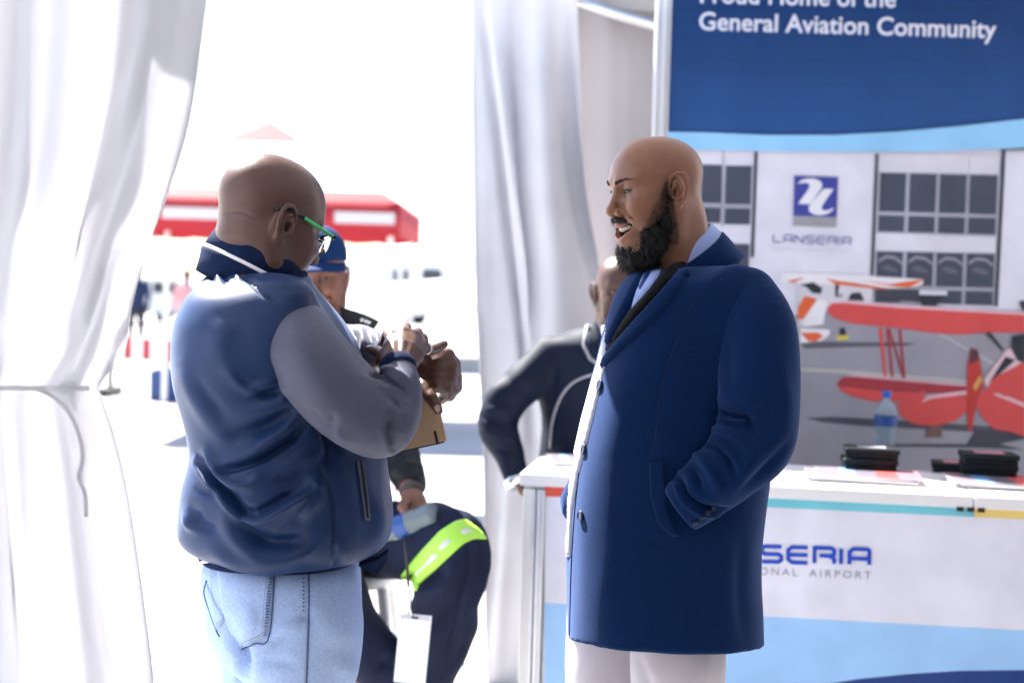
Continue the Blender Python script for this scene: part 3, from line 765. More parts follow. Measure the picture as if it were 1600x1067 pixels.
# ---- display counter
CL = P(812, 737, 4.13); CR = P(1600, 777, 3.90); CL.z = CR.z = 1.0
U = (CR-CL); U.z = 0; U.normalize(); W = Vector((-U.y, U.x, 0)); CN = -W
dc = thing('display_counter', 'white exhibition counter with aluminium corner posts and printed front panel', 'counter', (CL.x, CL.y, 0))
rotc = Matrix((U, W, Vector((0, 0, 1)))).transposed()
def cpt(u, w_, z): return Vector((CL.x, CL.y, 0))+U*u+W*w_+Vector((0, 0, z))
m_top = mat('laminate_white', (.82, .81, .83), .3, var=.02)
LEN = (plane_pt(1716, 800, Vector((CL.x, CL.y, 0)), CN)-Vector((CL.x, CL.y, 0))).dot(U); MOD = 1.27
for a, b in ((0, MOD-.0015), (MOD+.0015, LEN)):
    MB().box(cpt((a+b)/2, .26, .976), (b-a, .52, .036), rotc, .003).build('worktop', m_top, dc)
MB().box(cpt(LEN/2, .27, .952), (LEN-.02, .47, .008), rotc).build('top_rail', m_alu, dc)
for u0 in (.006,):
    n0 = 0
    for du, wd, dp, m_ in ((.004, .030, .03, m_white), (.029, .012, .02, m_alu), (.044, .014, .03, m_alu), (.058, .010, .018, m_alu)):
        if u0 > .5 and n0 > 1: break
        MB().box(cpt(u0+du+wd/2, .012+dp/2, .474), (wd, dp, .948), rotc, .002).build('corner_post', m_, dc); n0 += 1
for k in range(3): MB().box(cpt(MOD-.035+k*.028, .004, .955), (.018, .012, .012), rotc).build('connector', mat('black_plastic', (.02, .02, .02), .5), dc)
MB().box(cpt((.08+LEN)/2, .030, .474), (LEN-.08, .012, .946), rotc).build('front_panel', mat('panel_white', (.75, .75, .78), .5), dc)
MB().box(cpt(.03, .27, .474), (.012, .44, .946), rotc).build('side_panel', mat('panel_white'), dc)
F0 = cpt(0, .0238, 0)
def fp(x, y): return plane_pt(x, y, F0, CN)
lav = srgb(226, 226, 240); lb = srgb(160, 204, 248)
XL = 851
fpol = [([(XL, 752), (1720, 782), (1720, 1800), (XL, 1800)], lav),
        ([(XL, 941), (1190, 962), (1600, 984), (1720, 990), (1720, 1800), (XL, 1800)], lb),
        ([(1280, 1070), (1340, 1060), (1420, 1052), (1500, 1047), (1600, 1046), (1720, 1050), (1720, 1800), (1100, 1800), (1180, 1100)], srgb(28, 62, 128)),
        ([(XL, 751), (900, 753), (900, 777), (XL, 775)], srgb(226, 92, 74)), ([(900, 753), (1100, 762), (1100, 786), (900, 777)], srgb(240, 160, 90)),
        ([(1100, 762), (1522, 783), (1522, 807), (1100, 787)], srgb(122, 204, 222)), ([(1522, 783), (1720, 792), (1720, 816), (1522, 807)], srgb(240, 212, 130))]
print_sheet('front_print', fpol, F0, CN, m_print, dc, lift=.0003)
wide_letters('wordmark', 'LANSERIA', fp(1066, 875), fp(1361, 884), .052, CN, mat('royal_blue_ink', srgb(16, 70, 190), .4), dc, .3, .003)
text_on('wordmark_line', 'INTERNATIONAL', fp(1066, 892), fp(1246, 899.2), .021, CN, mat('slate_ink', srgb(150, 152, 172), .4), dc, -.004, 1.35, .003)
text_on('wordmark_line', 'AIRPORT', fp(1264, 900), fp(1361, 904), .021, CN, mat('slate_ink'), dc, -.004, 1.35, .003)

# ---- things on the counter
m_box = mat('black_card', (.006, .011, .013), .55, spec=.25, var=.2, vscale=30); m_boxp = mat('box_label', srgb(200, 130, 140), .5); m_boxp2 = mat('box_label_grey', srgb(150, 150, 165), .5)
def top_pt(px, py, z=.994): return plane_pt(px, py, Vector((0, 0, z)), Vector((0, 0, 1)))
def card_box(px, py, z, rz, label, lab, first=False):
    c = top_pt(px, py, ZT); c.z = z; rt = Matrix.Rotation(rz, 3, 'Z')
    t = thing('card_box', label, 'box', c, 'black card boxes on the counter')
    MB().box(c+Vector((0, 0, .0075)), (.152, .108, .015), rt, .002).build('tray', m_box, t)
    MB().box(c+Vector((0, 0, .0228)), (.160, .115, .0156), rt, .002).build('lid', m_box, t)
    MB().box(c+Vector((0, 0, .0310)), (.085, .050, .0008), rt).build('printed_label', lab, t)
    return t
ZT = .9945
m_mag = mat('magazine_cover', rough=.3, attr=True); m_page = mat('paper_pages', (.72, .71, .75), .6)
def magazines(px, py, n, rz, label, size=(.30, .21), dx=.02):
    c = top_pt(px, py, ZT); z = ZT; cs = [srgb(120, 110, 122), srgb(90, 150, 200), srgb(196, 84, 84), srgb(170, 168, 180)]
    for k in range(n):
        rt = Matrix.Rotation(rz+random.uniform(-.06, .06), 3, 'Z'); th = .0032
        p = c+U*(random.uniform(-dx, dx))+W*random.uniform(-.012, .012); p.z = z+th/2
        t = thing('magazine', label[k] if k < len(label) else label[-1], 'magazine', (p.x, p.y, z), 'brochures lying on the counter')
        MB().box(p, (size[0], size[1], th*.7), rt).build('pages', m_page, t)
        hx, hy = size[0]/2, size[1]/2; V = []; Fc = []; C = []
        for (xa, xb, c_) in ((-1, -.55, cs[0]), (-.55, -.25, srgb(120, 160, 210)), (-.25, .15, srgb(110, 106, 120)), (.15, .55, cs[2]), (.55, 1, srgb(150, 110, 120))):
            q = [Vector((xa*hx, -hy, th*.5)), Vector((xb*hx, -hy, th*.5)), Vector((xb*hx, hy, th*.5)), Vector((xa*hx, hy, th*.5))]
            k0 = len(V); V += [tuple(p+rt@v) for v in q]; Fc.append((k0, k0+1, k0+2, k0+3)); C += [c_]*4
        obj('cover', np.array(V), Fc, m_mag, t, False, col=np.array(C)); z += th*1.3
    return z
rz0 = math.atan2(U.y, U.x)
zl = magazines(1348, 748, 5, rz0, ['undermost brochure of the stack beneath two black boxes', 'second lowest brochure under the pair of black boxes', 'middle brochure of the stack under the pair of black boxes', 'second highest brochure under the pair of black boxes', 'topmost brochure directly under the pair of black boxes'])
zr = magazines(1572, 759, 5, rz0, ['undermost brochure of the stack at the right picture edge', 'second lowest brochure of the stack at the right picture edge', 'middle brochure of the stack at the right picture edge', 'second highest brochure of the stack at the right picture edge', 'topmost brochure under the boxes at the right picture edge'])
card_box(1357, 741, zl, rz0+.03, 'black card box lying directly on brochures, beneath another box by the bottle', m_boxp2)
card_box(1360, 741-.5, zl+.0318, rz0-.02, 'black card box topmost of the pair in front of the bottle', m_boxp2)
card_box(1543, 750, zr, rz0-.05, 'black card box at the bottom of the pair near the right edge', m_boxp)
card_box(1543, 750, zr+.0318, rz0+.02, 'black card box on top of the pair near the right edge', m_boxp)
card_box(1496, 737, ZT, rz0-.1, 'single black card box lying flat behind the right pair', m_boxp)
magazines(900, 722, 3, rz0+.2, ['undermost blue leaflet on the sunlit left end of the counter', 'middle blue leaflet on the sunlit left end of the counter', 'topmost blue leaflet on the sunlit left end of the counter'], (.15, .21))
m_pet = mat('clear_plastic', (.74, .90, 1.), .05, trans=.80, ior=1.2); m_cap = mat('blue_cap', (.01, .12, .55), .35); m_lbl = mat('blue_bottle_label', (.02, .07, .28), .35); m_wat = mat('drinking_water', (.62, .84, 1.), .02, trans=.75, ior=1.33)
def bottle(c, axis, s, label, group=None, fatk=1.0):
    c = Vector(c); ax = Vector(axis).normalized()
    t = thing('water_bottle', label, 'bottle', c, group)
    pr = [(.026, 0), (.031, .005), (.0315, .02), (.030, .027), (.0315, .034), (.029, .05), (.0315, .066), (.032, .078), (.0322, .130), (.0315, .142), (.027, .160), (.018, .176), (.0125, .184), (.012, .19), (.012, .2)]
    pr = [(r*(fatk if h < .175 else 1), h) for r, h in pr]
    MB().lathe([(r*s, h*s) for r, h in pr], c, 28, ax).build('bottle_body', m_pet, t, True)
    MB().lathe([(r*s*.93*fatk, h*s) for r, h in [(.026, .004), (.031, .008), (.0315, .02), (.030, .027), (.0315, .034), (.029, .05), (.0315, .066), (.0315, .088)]], c, 24, ax).build('water', m_wat, t, True)
    n = 28; A = Vector((0, 0, 1)).rotation_difference(ax).to_matrix(); V = []; Fc = []
    MB().lathe([(.0324*s*fatk, .088*s), (.0326*s*fatk, .090*s), (.0326*s*fatk, .124*s), (.0324*s*fatk, .126*s)], c, n, ax).build('label_sleeve', m_lbl, t, True)
    MB().lathe([(.0150*s, .188*s), (.0155*s, .190*s), (.0155*s, .204*s), (.0146*s, .210*s), (.004*s, .2105*s)], c, 24, ax).build('screw_cap', m_cap, t, True)
    return t
c = top_pt(1382, 704, ZT); bottle(c, (0, 0, 1), 1.0, 'clear water bottle with blue cap standing on the counter behind black boxes', None, 1.2)
# ================================================================== PEOPLE
m_skin = mat('skin', rough=.36, attr=True, sss=.08, var=.07, vscale=60, bump=.6, bscale=380, bdist=.0008, spec=.5)
m_eye = mat('eye', rough=.08, attr=True, spec=.6)
m_hair = mat('black_hair', (.010, .009, .009), .55, spec=.3)
m_greyhair = mat('grey_hair', (.16, .15, .15), .5)
m_teeth = mat('tooth_enamel', (.85, .78, .66), .15)
def joinm(parts):
    V = []; Q = []; C = []; n = 0
    for v, q, c in parts: V.append(v); Q.append(q+n); C.append(np.broadcast_to(np.array(c, float), (len(v), 3))); n += len(v)
    return np.concatenate(V), np.concatenate(Q), np.concatenate(C)
def head_colors(V, skin, lip, open_=0, stubble=None, smile=0.):
    c = np.tile(np.array(skin, float), (len(V), 1))
    def blend(w_, col): nonlocal c; c = c*(1-w_[:, None])+np.array(col)*w_[:, None]
    def blob(p, r): return np.exp(-(((V-np.array(p))/np.array(r))**2).sum(1))
    # warmer cheeks, nose and ears; darker eye sockets
    for s in (-1, 1):
        blend(.30*blob((s*.05, .06, -.02), (.03, .04, .025)), np.array(skin)*np.array((1.18, .98, .92)))
        blend(.45*blob((s*.085, -.02, 0), (.02, .03, .035)), np.array(skin)*np.array((1.25, .95, .9)))
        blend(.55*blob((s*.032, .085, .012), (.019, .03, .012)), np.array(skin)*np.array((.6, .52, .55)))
    blend(.3*blob((0, .115, -.025), (.018, .02, .016)), np.array(skin)*np.array((1.15, .95, .9)))
    uz = -.055+.0045*smile; lz = -.0685-open_*.0165; sx = np.abs(V[:, 0]); up_ = uz+sx*.06*smile; lo_ = lz+np.clip(sx-.006, 0, 1)*(.25+1.2*open_*smile)
    lipw = np.clip(1.35*(np.exp(-((V[:, 2]-up_+.001)/.0045)**2)+np.exp(-((V[:, 2]-lo_+.001)/.0062)**2)), 0, 1)*np.exp(-(V[:, 0]/.029)**6)*(V[:, 1] > .068)
    blend(lipw*.85, lip)
    if open_:
        mid_ = (up_+lo_)/2; hh = np.maximum((up_-lo_)/2-.0015, .0005)
        w_ = (np.abs(V[:, 2]-mid_) < hh) & (V[:, 1] < .0895-(sx/.03)**2*.016) & (V[:, 1] > .03) & (sx < .034)
        blend(w_*1.0, (.05, .012, .012))
    if stubble is not None:
        for p, r, k, col in stubble: blend(np.clip(k*blob(p, r), 0, 1), col)
    return c
def eyes(parent, M, O, sc, gaze_local=(0, 1, 0), iris=(.014, .008, .005)):
    gz = np.array(gaze_local, float); gz /= np.linalg.norm(gz)
    for s in (-1, 1):
        nu, nv = 36, 24; V = []
        for j in range(nv+1):
            th = math.pi*j/nv
            for i in range(nu): V.append((math.sin(th)*math.cos(2*math.pi*i/nu), math.cos(th), math.sin(th)*math.sin(2*math.pi*i/nu)))
        V = np.array(V); rot = np.array(Vector((0, 1, 0)).rotation_difference(Vector(gz)).to_matrix()); d = V[:, 1]
        col = np.tile(np.array((.36, .32, .30)), (len(V), 1)); col[d > math.cos(.52)] = iris; col[d > math.cos(.25)] = (.003, .003, .003)
        V = V@rot.T*.0124*sc
        Q = np.array([(j*nu+i, j*nu+(i+1) % nu, (j+1)*nu+(i+1) % nu, (j+1)*nu+i) for j in range(nv) for i in range(nu)])
        c = np.array((s*.0320, .0715, .0115))*sc
        lp = [np.array((s*.0320+dx, .0715+math.sqrt(max(.0143**2-dx*dx-dz_*dz_, 1e-6))+.0002, .0115+dz_)) for dx, dz_ in [(-s*.0115, .0005), (-s*.007, .0026), (0, .0036), (s*.007, .0030), (s*.0105, .0014), (s*.0135, .0002)]]
        MB().tube([(p*sc)@M.T+O for p in lp], [.0005, .0011, .0014, .0014, .0012, .0005], 6).build('eyelash', m_hair, parent, True)
        obj('eye', (V+c)@M.T+O, Q, m_eye, parent, True, col=col)
def strands(V, Q, sel, n, length, width, lean, M3, seed=1, curl=.5, jitter=.4, droop=None):
    """tapered hairs as slim two-segment ribbons growing from a surface (numpy); lean = direction the hair lies in"""
    rng = np.random.default_rng(seed)
    tri = np.concatenate([Q[:, [0, 1, 2]], Q[:, [0, 2, 3]]]); ok = sel[tri].all(1); tri = tri[ok]
    if not len(tri): return np.zeros((0, 3)), np.zeros((0, 3), int)
    ar = np.linalg.norm(np.cross(V[tri[:, 1]]-V[tri[:, 0]], V[tri[:, 2]]-V[tri[:, 0]]), axis=1); p = ar/ar.sum()
    t = tri[rng.choice(len(tri), n, p=p)]; a = rng.random((n, 2)); a[a.sum(1) > 1] = 1-a[a.sum(1) > 1]
    N = vnormals(V, Q)
    b = V[t[:, 0]]+a[:, :1]*(V[t[:, 1]]-V[t[:, 0]])+a[:, 1:]*(V[t[:, 2]]-V[t[:, 0]]); nn = N[t[:, 0]]
    ln = length*(.55+.9*rng.random((n, 1)))
    d1 = nn*.8+np.array(lean)*.5+rng.normal(0, jitter, (n, 3)); d1 /= np.linalg.norm(d1, axis=1)[:, None]
    d2 = nn*.1+np.array(lean)*1.0+rng.normal(0, jitter, (n, 3)); d2 /= np.linalg.norm(d2, axis=1)[:, None]
    p0 = b-nn*.001; p1 = b+d1*ln*.5; p2 = p1+d2*ln*.5
    view = b-np.array(CAMP); side = np.cross(d1, rng.normal(0, 1, (n, 3))); side /= np.maximum(np.linalg.norm(side, axis=1), 1e-9)[:, None]
    w_ = width*(.6+.8*rng.random((n, 1)))
    VV = np.stack([p0-side*w_, p0+side*w_, p1-side*w_*.75, p1+side*w_*.75, p2], 1).reshape(-1, 3)
    o = np.arange(n)[:, None]*5
    T = np.concatenate([o+np.array([[0, 1, 3]]), o+np.array([[0, 3, 2]]), o+np.array([[2, 3, 4]])])
    return VV, T
def shoe(parent, c, fwd, m, L=.29):
    S = SDF(); c = np.array(c, float); f = np.array(fwd, float); f /= np.linalg.norm(f); z = np.array((0, 0, 1.))
    S.add(cap(c-f*.05+z*.045, c+f*.16+z*.035, .042, .036)); S.add(cap(c-f*.04+z*.05, c-f*.03+z*.12, .045, .042), .03)
    S.cut(half(c, -z), .006)
    V, Q = mesh_sdf(S, c-.25, c+np.array((.25, .25, .2)), .008)
    obj('shoe', V, Q, m, parent)

# ------------------------------------------------------------------ the bearded man in the navy overcoat
pA = thing('person', 'bearded bald person laughing in long navy overcoat, hand in pocket', 'person', P(1040, 1767, 2.84).xy.to_3d())
skA = srgb(160, 112, 88, .80); scA = .985
yaw, pit = R(22), R(7.5)
MA = frame((-math.cos(yaw)*math.cos(pit), -math.sin(yaw)*math.cos(pit), -math.sin(pit)), (math.sin(R(-1.5)), 0, 1))
earA = np.array((-.080, -.014, .004))*scA
OA = PN(1063, 297, 2.735)-MA@earA
HS = head_sdf(fat=.8, open_=1., smile=1, neck=.064, squint=1.7, neck_tilt=-.015, earz=.006)
VH, QH = mesh_sdf(HS, (-.12, -.16, -.205), (.12, .15, .15), .0018)
stubA = [((s*.066, .018, -.045), (.03, .020, .045), 1.0, np.array(skA)*.16) for s in (-1, 1)]+[((s*.066, .015, .0), (.03, .010, .022), .9, np.array(skA)*.25) for s in (-1, 1)]+[((s*.058, .04, -.055), (.03, .025, .03), .45, np.array(skA)*.5) for s in (-1, 1)]
stubA += [((s*.060, -.02, .06), (.04, .06, .05), .12, np.array(skA)*.7) for s in (-1, 1)]
CH = head_colors(VH, skA, srgb(176, 104, 100, .8), 1., stubA, 1.)
VH = VH*np.array((1, 1, 1)); VH[:, 2] = np.where(VH[:, 2] > .03, (.03+(VH[:, 2]-.03)*.88), VH[:, 2])
VHl = VH.copy(); KA = np.array((1, .94, 1)); MAk = MA*KA[None, :]; WH = (VH*KA*scA)@MA.T+OA
# torso and legs under the clothes
BS = SDF(); BS.add(slices(px_rows([(420, 1055, 1125, 2.86, .06), (470, 1010, 1180, 2.85, .14), (560, 960, 1190, 2.84, .18), (750, 930, 1160, 2.84, .18), (960, 930, 1150, 2.84, .17)])))
BS.add(pchain([(1060, 960, 2.75, 70), (1060, 1350, 2.76, 50), (1060, 1700, 2.78, 34)]), .03); BS.add(pchain([(960, 960, 2.95, 66), (960, 1350, 2.95, 48), (960, 1690, 2.96, 34)]), .03)
BS.add(pchain([(1150, 500, 2.72, 26), (1180, 690, 2.62, 34), (1090, 775, 2.63, 26), (1078, 785, 2.63, 22)]), .02)
BS.add(pchain([(1080, 470, 3.04, 40), (1040, 690, 3.05, 38), (960, 790, 2.98, 28)]), .02)
lo, hi = bounds([(850, 380, 2.6), (1250, 1780, 3.1), (850, 1780, 2.6)], .1)
VB, QB = mesh_sdf(BS, lo, hi, .016)
Vj, Qj, Cj = joinm([(WH, QH, CH), (VB, QB, skA)])
bodyA = obj('body', Vj, Qj, m_skin, pA, True, col=Cj)
eyes(pA, MAk, OA, scA, (-.3, 1, -.1))
tb = MB()
for k in range(-6, 6):
    x = (k+.5)*.0060; y = .0850-(x/.026)**2*.0105; an = math.atan2(-2*x/.026**2*.0105, 1)
    c = np.array((x, y, -.0600+abs(x)*.12-(.0008 if k in (-1, 0) else 0))); tb.box((c*scA)@MAk.T+OA, (.0061, .005, .0125 if abs(k+.5) < 3 else .0105), MA@np.array(Matrix.Rotation(an, 3, 'Z')), .0016)
tb.build('teeth', m_teeth, pA, True)
tg = SDF().add(ell((0, .062, -.0785), (.018, .022, .006))); V, Q = mesh_sdf(tg, (-.03, .03, -.1), (.03, .1, -.06), .003)
obj('tongue', (V*scA)@MAk.T+OA, Q, mat('tongue', (.30, .09, .09), .35), pA)
# beard
BD = SDF()
for s in (-1, 1):
    BD.add(chain([(s*.0715, .018, .018), (s*.0705, .020, -.012), (s*.066, .020, -.040), (s*.058, .024, -.074), (s*.047, .034, -.100), (s*.028, .054, -.118), (0, .066, -.122)], [.001, .002, .009, .022, .029, .031, .029]), .012)
BD.add(ell((0, .050, -.130), (.046, .042, .030)), .02); BD.add(ell((0, .026, -.122), (.052, .047, .032)), .02)
for s in (-1, 1): BD.add(ell((s*.048, .046, -.082), (.019, .026, .026)), .012)
BD.sub(ell((0, .120, -.086), (.034, .045, .026)), .008)
VBd, QBd = mesh_sdf(BD, (-.12, -.06, -.2), (.12, .14, .06), .0025)
VBd = VBd+np.array((0, -.007, .010)); VBd = noise_disp(VBd, QBd, 160, .0035); VBd = noise_disp(VBd, QBd, 60, .004)
MU = SDF()
for s in (-1, 1): MU.add(chain([(0, .0985, -.0465), (s*.012, .0975, -.047), (s*.024, .088, -.051), (s*.034, .075, -.060), (s*.037, .069, -.075)], [.0040, .0046, .0046, .004, .004]), .003)
MU.add(ell((0, .0855, -.1075), (.007, .008, .011)), .003)
VMu, QMu = mesh_sdf(MU, (-.05, .04, -.13), (.05, .12, -.02), .0018); VMu[:, 2] = np.where(VMu[:, 2] > -.085, VMu[:, 2]+.0045, VMu[:, 2]+.002); VMu = noise_disp(VMu, QMu, 220, .0015)
wb = lambda v: (v*KA*scA)@MA.T+OA
parts = [(wb(VBd), QBd), (wb(VMu), QMu)]
bv = np.concatenate([p[0] for p in parts]); bq = np.concatenate([parts[0][1], parts[1][1]+len(parts[0][0])])
beard = obj('beard', bv, bq, m_hair, pA)
hv = []; hf = []; k = 0
def addh(v, f):
    global k
    hv.append(v); hf.append(f+k); k += len(v)
sel = VBd[:, 2] < .02
addh(*strands(wb(VBd), QBd, sel, 14000, .012, .00020, MA@np.array((0, .25, -1)), None, 1, jitter=.45))
addh(*strands(wb(VMu), QMu, np.ones(len(VMu), bool), 1200, .006, .0002, MA@np.array((0, .2, -1)), None, 2))
ax_ = np.abs(VHl[:, 0]); zz = VHl[:, 2]; yy = VHl[:, 1]
ylim = np.interp(zz, [-.09, -.06, -.03, 0, .02], [.070, .068, .052, .030, .020])
cheek = (ax_ > .03) & (zz < .022) & (zz > -.10) & (yy > -.002) & (yy < ylim+.016)
core = (ax_ > .03) & (zz < .026) & (zz > -.10) & (yy > np.interp(zz, [-.06, -.03, .02], [-.004, .001, .008])) & (yy < ylim)
addh(*strands(WH, QH, cheek, 2600, .0030, .00012, MA@np.array((0, .1, -1)), None, 3))
addh(*strands(WH, QH, core, 7500, .0062, .00018, MA@np.array((0, .2, -1)), None, 13, jitter=.3))
for s in (-1, 1):
    bx = VHl[:, 0]*s; br = (bx > .011) & (bx < .054) & (np.abs(VHl[:, 2]-np.interp(bx, [.011, .025, .040, .054], [.0290, .0330, .0355, .0330])) < np.interp(bx, [.011, .03, .054], [.0042, .0036, .0012])) & (VHl[:, 1] > .04)
    addh(*strands(WH, QH, br, 620, .0046, .00016, MA@np.array((s*1., -.5, .05)), None, 4, jitter=.15))
bh = kind(obj('beard_hair', np.concatenate(hv), np.concatenate(hf), m_hair, beard), 'stuff')
gr = strands(wb(VBd), QBd, (VBd[:, 2] > -.085) & (VBd[:, 2] < .0), 420, .009, .0002, MA@np.array((0, .2, -1)), None, 9)
kind(obj('grey_hairs', gr[0], gr[1], m_greyhair, beard), 'stuff')

# overcoat
m_coat = mat('navy_wool', (.003, .020, .082), .9, var=.20, vscale=300, bump=.5, bscale=480, bdist=.0015, sheen=.28, sheencol=(.35, .5, 1.), spec=.12)
m_trou = mat('pale_chino', (.62, .57, .62), .8, var=.03, vscale=30, bump=.2, bscale=500)
coat = thing('tmp', '', '', pA.location); bpy.data.objects.remove(coat)
rowsA = [(408, 1050, 1138, 2.87, .075), (418, 1022, 1160, 2.86, .105), (432, 992, 1188, 2.85, .148), (455, 968, 1216, 2.85, .19), (500, 949, 1226, 2.85, .205), (560, 934, 1222, 2.85, .215), (600, 923, 1218, 2.85, .22),
         (650, 911, 1212, 2.85, .225), (700, 901, 1204, 2.85, .228), (750, 893, 1196, 2.85, .228), (800, 888, 1190, 2.85, .228), (850, 886, 1185, 2.85, .228), (900, 886, 1184, 2.85, .23), (950, 887, 1187, 2.85, .232), (1030, 888, 1191, 2.85, .235)]
CT = SDF(); CT.add(slices(px_rows(rowsA), 2.5, .004))
CT.add(pchain([(1150, 462, 2.70, 46), (1175, 520, 2.68, 50)]), .06)
hn = PN(1050, 1017, 2.63); CT.cut(half(hn, (0, -math.sin(R(8)), -math.cos(R(8)))), .003)
lo, hi = bounds([(870, 380, 2.55), (1270, 1030, 3.15), (870, 1030, 2.55), (1270, 380, 3.15)], .06)
VC, QC = mesh_sdf(CT, lo, hi, .0048)
VC = noise_disp(VC, QC, 5, .006, (1, 1, .35)); VC = noise_disp(VC, QC, 14, .0018, (1, 1, .5))
VC = sculpt(VC, QC, [([(1085, 470), (1052, 540), (1032, 610), (1022, 690), (1016, 720)], 4, -2.2), ([(1100, 560), (1080, 640), (1060, 700)], 26, -6), ([(985, 560), (965, 640), (955, 720)], 30, 5), ([(1010, 845), (1030, 850), (1042, 845)], 6, -5),
                     ([(1100, 860), (1090, 930), (1096, 1010)], 16, -5), ([(960, 840), (950, 920), (955, 1005)], 24, 5), ([(1160, 840), (1158, 930), (1165, 1005)], 12, -6), ([(1020, 880), (1030, 950), (1025, 1010)], 20, -4), ([(1085, 445), (1110, 440), (1140, 425)], 12, 4)])
coatA = obj('overcoat', VC, QC, m_coat, pA)
tcoat = bvh_of(VC, QC)
SL = SDF(); SL.add(pchain_s([(1166, 468, 2.70, 50), (1180, 510, 2.665, 60), (1184, 570, 2.635, 64), (1186, 640, 2.615, 63), (1176, 690, 2.605, 62), (1142, 728, 2.60, 54), (1105, 760, 2.605, 49), (1074, 786, 2.615, 43)], 5))
SL.cut(half(PN(1060, 797, 2.62), PN(1040, 812, 2.62)-PN(1074, 786, 2.615)), .008)
lo, hi = bounds([(1030, 400, 2.5), (1270, 860, 2.8), (1030, 860, 2.5), (1270, 400, 2.8)], .05)
VS, QS = mesh_sdf(SL, lo, hi, .0042)
VS = noise_disp(VS, QS, 9, .005, (1, 1, .6))
VS = sculpt(VS, QS, [(q[0], q[1], q[2]*1.7)+tuple(q[3:]) for q in [([(1112, 640), (1136, 648), (1165, 652), (1172, 668)], 7, -13, .5), ([(1118, 620), (1150, 632), (1185, 650)], 9, 6), ([(1098, 672), (1122, 672), (1150, 682), (1172, 700)], 8, 8), ([(1095, 692), (1118, 700), (1140, 722), (1150, 745)], 7, -9, -.4),
                     ([(1080, 705), (1100, 722), (1115, 745), (1122, 770)], 8, 8), ([(1062, 728), (1085, 742), (1096, 765)], 6, -9), ([(1048, 745), (1062, 752), (1072, 775), (1100, 795), (1140, 798)], 6, -10, .5), ([(1050, 735), (1070, 735), (1085, 755)], 7, 6),
                     ([(1215, 560), (1225, 640), (1215, 700)], 16, 5), ([(1140, 520), (1135, 580), (1140, 620)], 14, -4), ([(1190, 690), (1165, 735), (1130, 775)], 14, 6), ([(1230, 690), (1200, 728), (1160, 760)], 8, -5)]])
sleeveA = obj('sleeve', VS, QS, m_coat, pA); tslA = bvh_of(VS, QS)
# far sleeve
FS = SDF(); FS.add(pchain_s([(1085, 470, 3.02, 50), (1050, 560, 3.05, 55), (1000, 660, 3.06, 56), (950, 740, 3.02, 50), (915, 785, 2.97, 40)]))
lo, hi = bounds([(840, 400, 2.8), (1180, 860, 3.2), (840, 860, 2.8), (1180, 400, 3.2)], .05)
V, Q = mesh_sdf(FS, lo, hi, .008); obj('sleeve', V, Q, m_coat, pA)
# V of the coat: inner jacket, shirt, lapels, collar
m_shirt = mat('light_blue_shirt', (.34, .44, .80), .7, bump=.2, bscale=900, bdist=.0004)
m_dark = mat('charcoal_cloth', (.008, .009, .010), .7, spec=.12)
patch('shirt_front', tcoat, [(1004, 415), (1040, 402), (1030, 430), (1004, 466), (986, 490), (990, 470)], .005, m_shirt, pA, 4, 4)
patch('tie', tcoat, [(1009, 420), (1022, 416), (1018, 432), (1002, 458), (998, 452), (1006, 436)], .009, mat('blue_tie', (.02, .05, .2), .4), pA, 3, 4)
patch('inner_lapel', tcoat, [(1096, 372), (1112, 372), (1098, 392), (1066, 420), (1040, 446), (1004, 488), (966, 532), (948, 556), (952, 540), (966, 516), (984, 487), (1004, 466), (1036, 430), (1062, 404)], .009, m_dark, pA, 4, 4)
patch('lapel', tcoat, [(1004, 419), (996, 427), (980, 440), (966, 460), (957, 486), (951, 520), (948, 550), (956, 538), (968, 512), (984, 480), (1000, 448), (1008, 428)], .012, m_coat, pA, 3, 3)
patch('lapel', tcoat, [(1078, 420), (1080, 432), (1069, 433), (1069, 441), (1060, 456), (1027, 496), (978, 540), (941, 577), (936, 582), (944, 560), (962, 536), (1002, 490), (1042, 446), (1060, 424)], .010, m_coat, pA, 3, 3)
# ring collars
def ring_collar(name, c, axis, fwd, ra, rb, prof, m, parent, a0=0, a1=2*math.pi, n=56, thick=.004, wav=0):
    ax = Vector(axis).normalized(); f = Vector(fwd); f = (f-ax*f.dot(ax)).normalized(); s = ax.cross(f)
    V = []; nr = len(prof)
    for off, gr_ in prof:
        for k in range(n+1):
            an = a0+(a1-a0)*k/n; g_ = gr_(an) if callable(gr_) else gr_; of = off(an) if callable(off) else off
            V.append(Vector(c)+ax*of+f*(ra*g_*math.cos(an))+s*(rb*g_*math.sin(an)))
    Q = np.array([(i*(n+1)+k, i*(n+1)+k+1, (i+1)*(n+1)+k+1, (i+1)*(n+1)+k) for i in range(nr-1) for k in range(n)])
    o = obj(name, np.array([tuple(v) for v in V]), Q, m, parent); md = solidify(o, thick)
    return o
cA = P(1060, 388, 2.835)
fA = Vector((-.87, -.2, -.62)); axA = Vector((-.62, -.1, .84))
ring_collar('shirt_collar', cA, axA, fA, .082, .071, [(.004, .97), (.0, 1.0), (-.018, 1.05), (-.034, 1.08), (-.05, 1.10)], m_shirt, pA, thick=.003)
ring_collar('jacket_collar', cA+Vector((.011, .001, -.014)), axA, fA, .083, .081, [(-.006, 1.0), (-.014, 1.03), (-.04, 1.08)], m_dark, pA, .75, 2*math.pi-.75, thick=.004)
cl = lambda an: -.004-.012*max(0, math.cos(an))
ring_collar('coat_collar', cA+Vector((.016, .002, -.021)), axA, fA, .084, .086, [(lambda a: -.030, 1.0), (lambda a: -.010, 1.0), (lambda a: .002, 1.02), (lambda a: .001, 1.05), (lambda a: -.014, 1.08), (lambda a: -.034, 1.11), (lambda a: -.056, 1.16)], m_coat, pA, .66, 2*math.pi-.66, thick=.006)
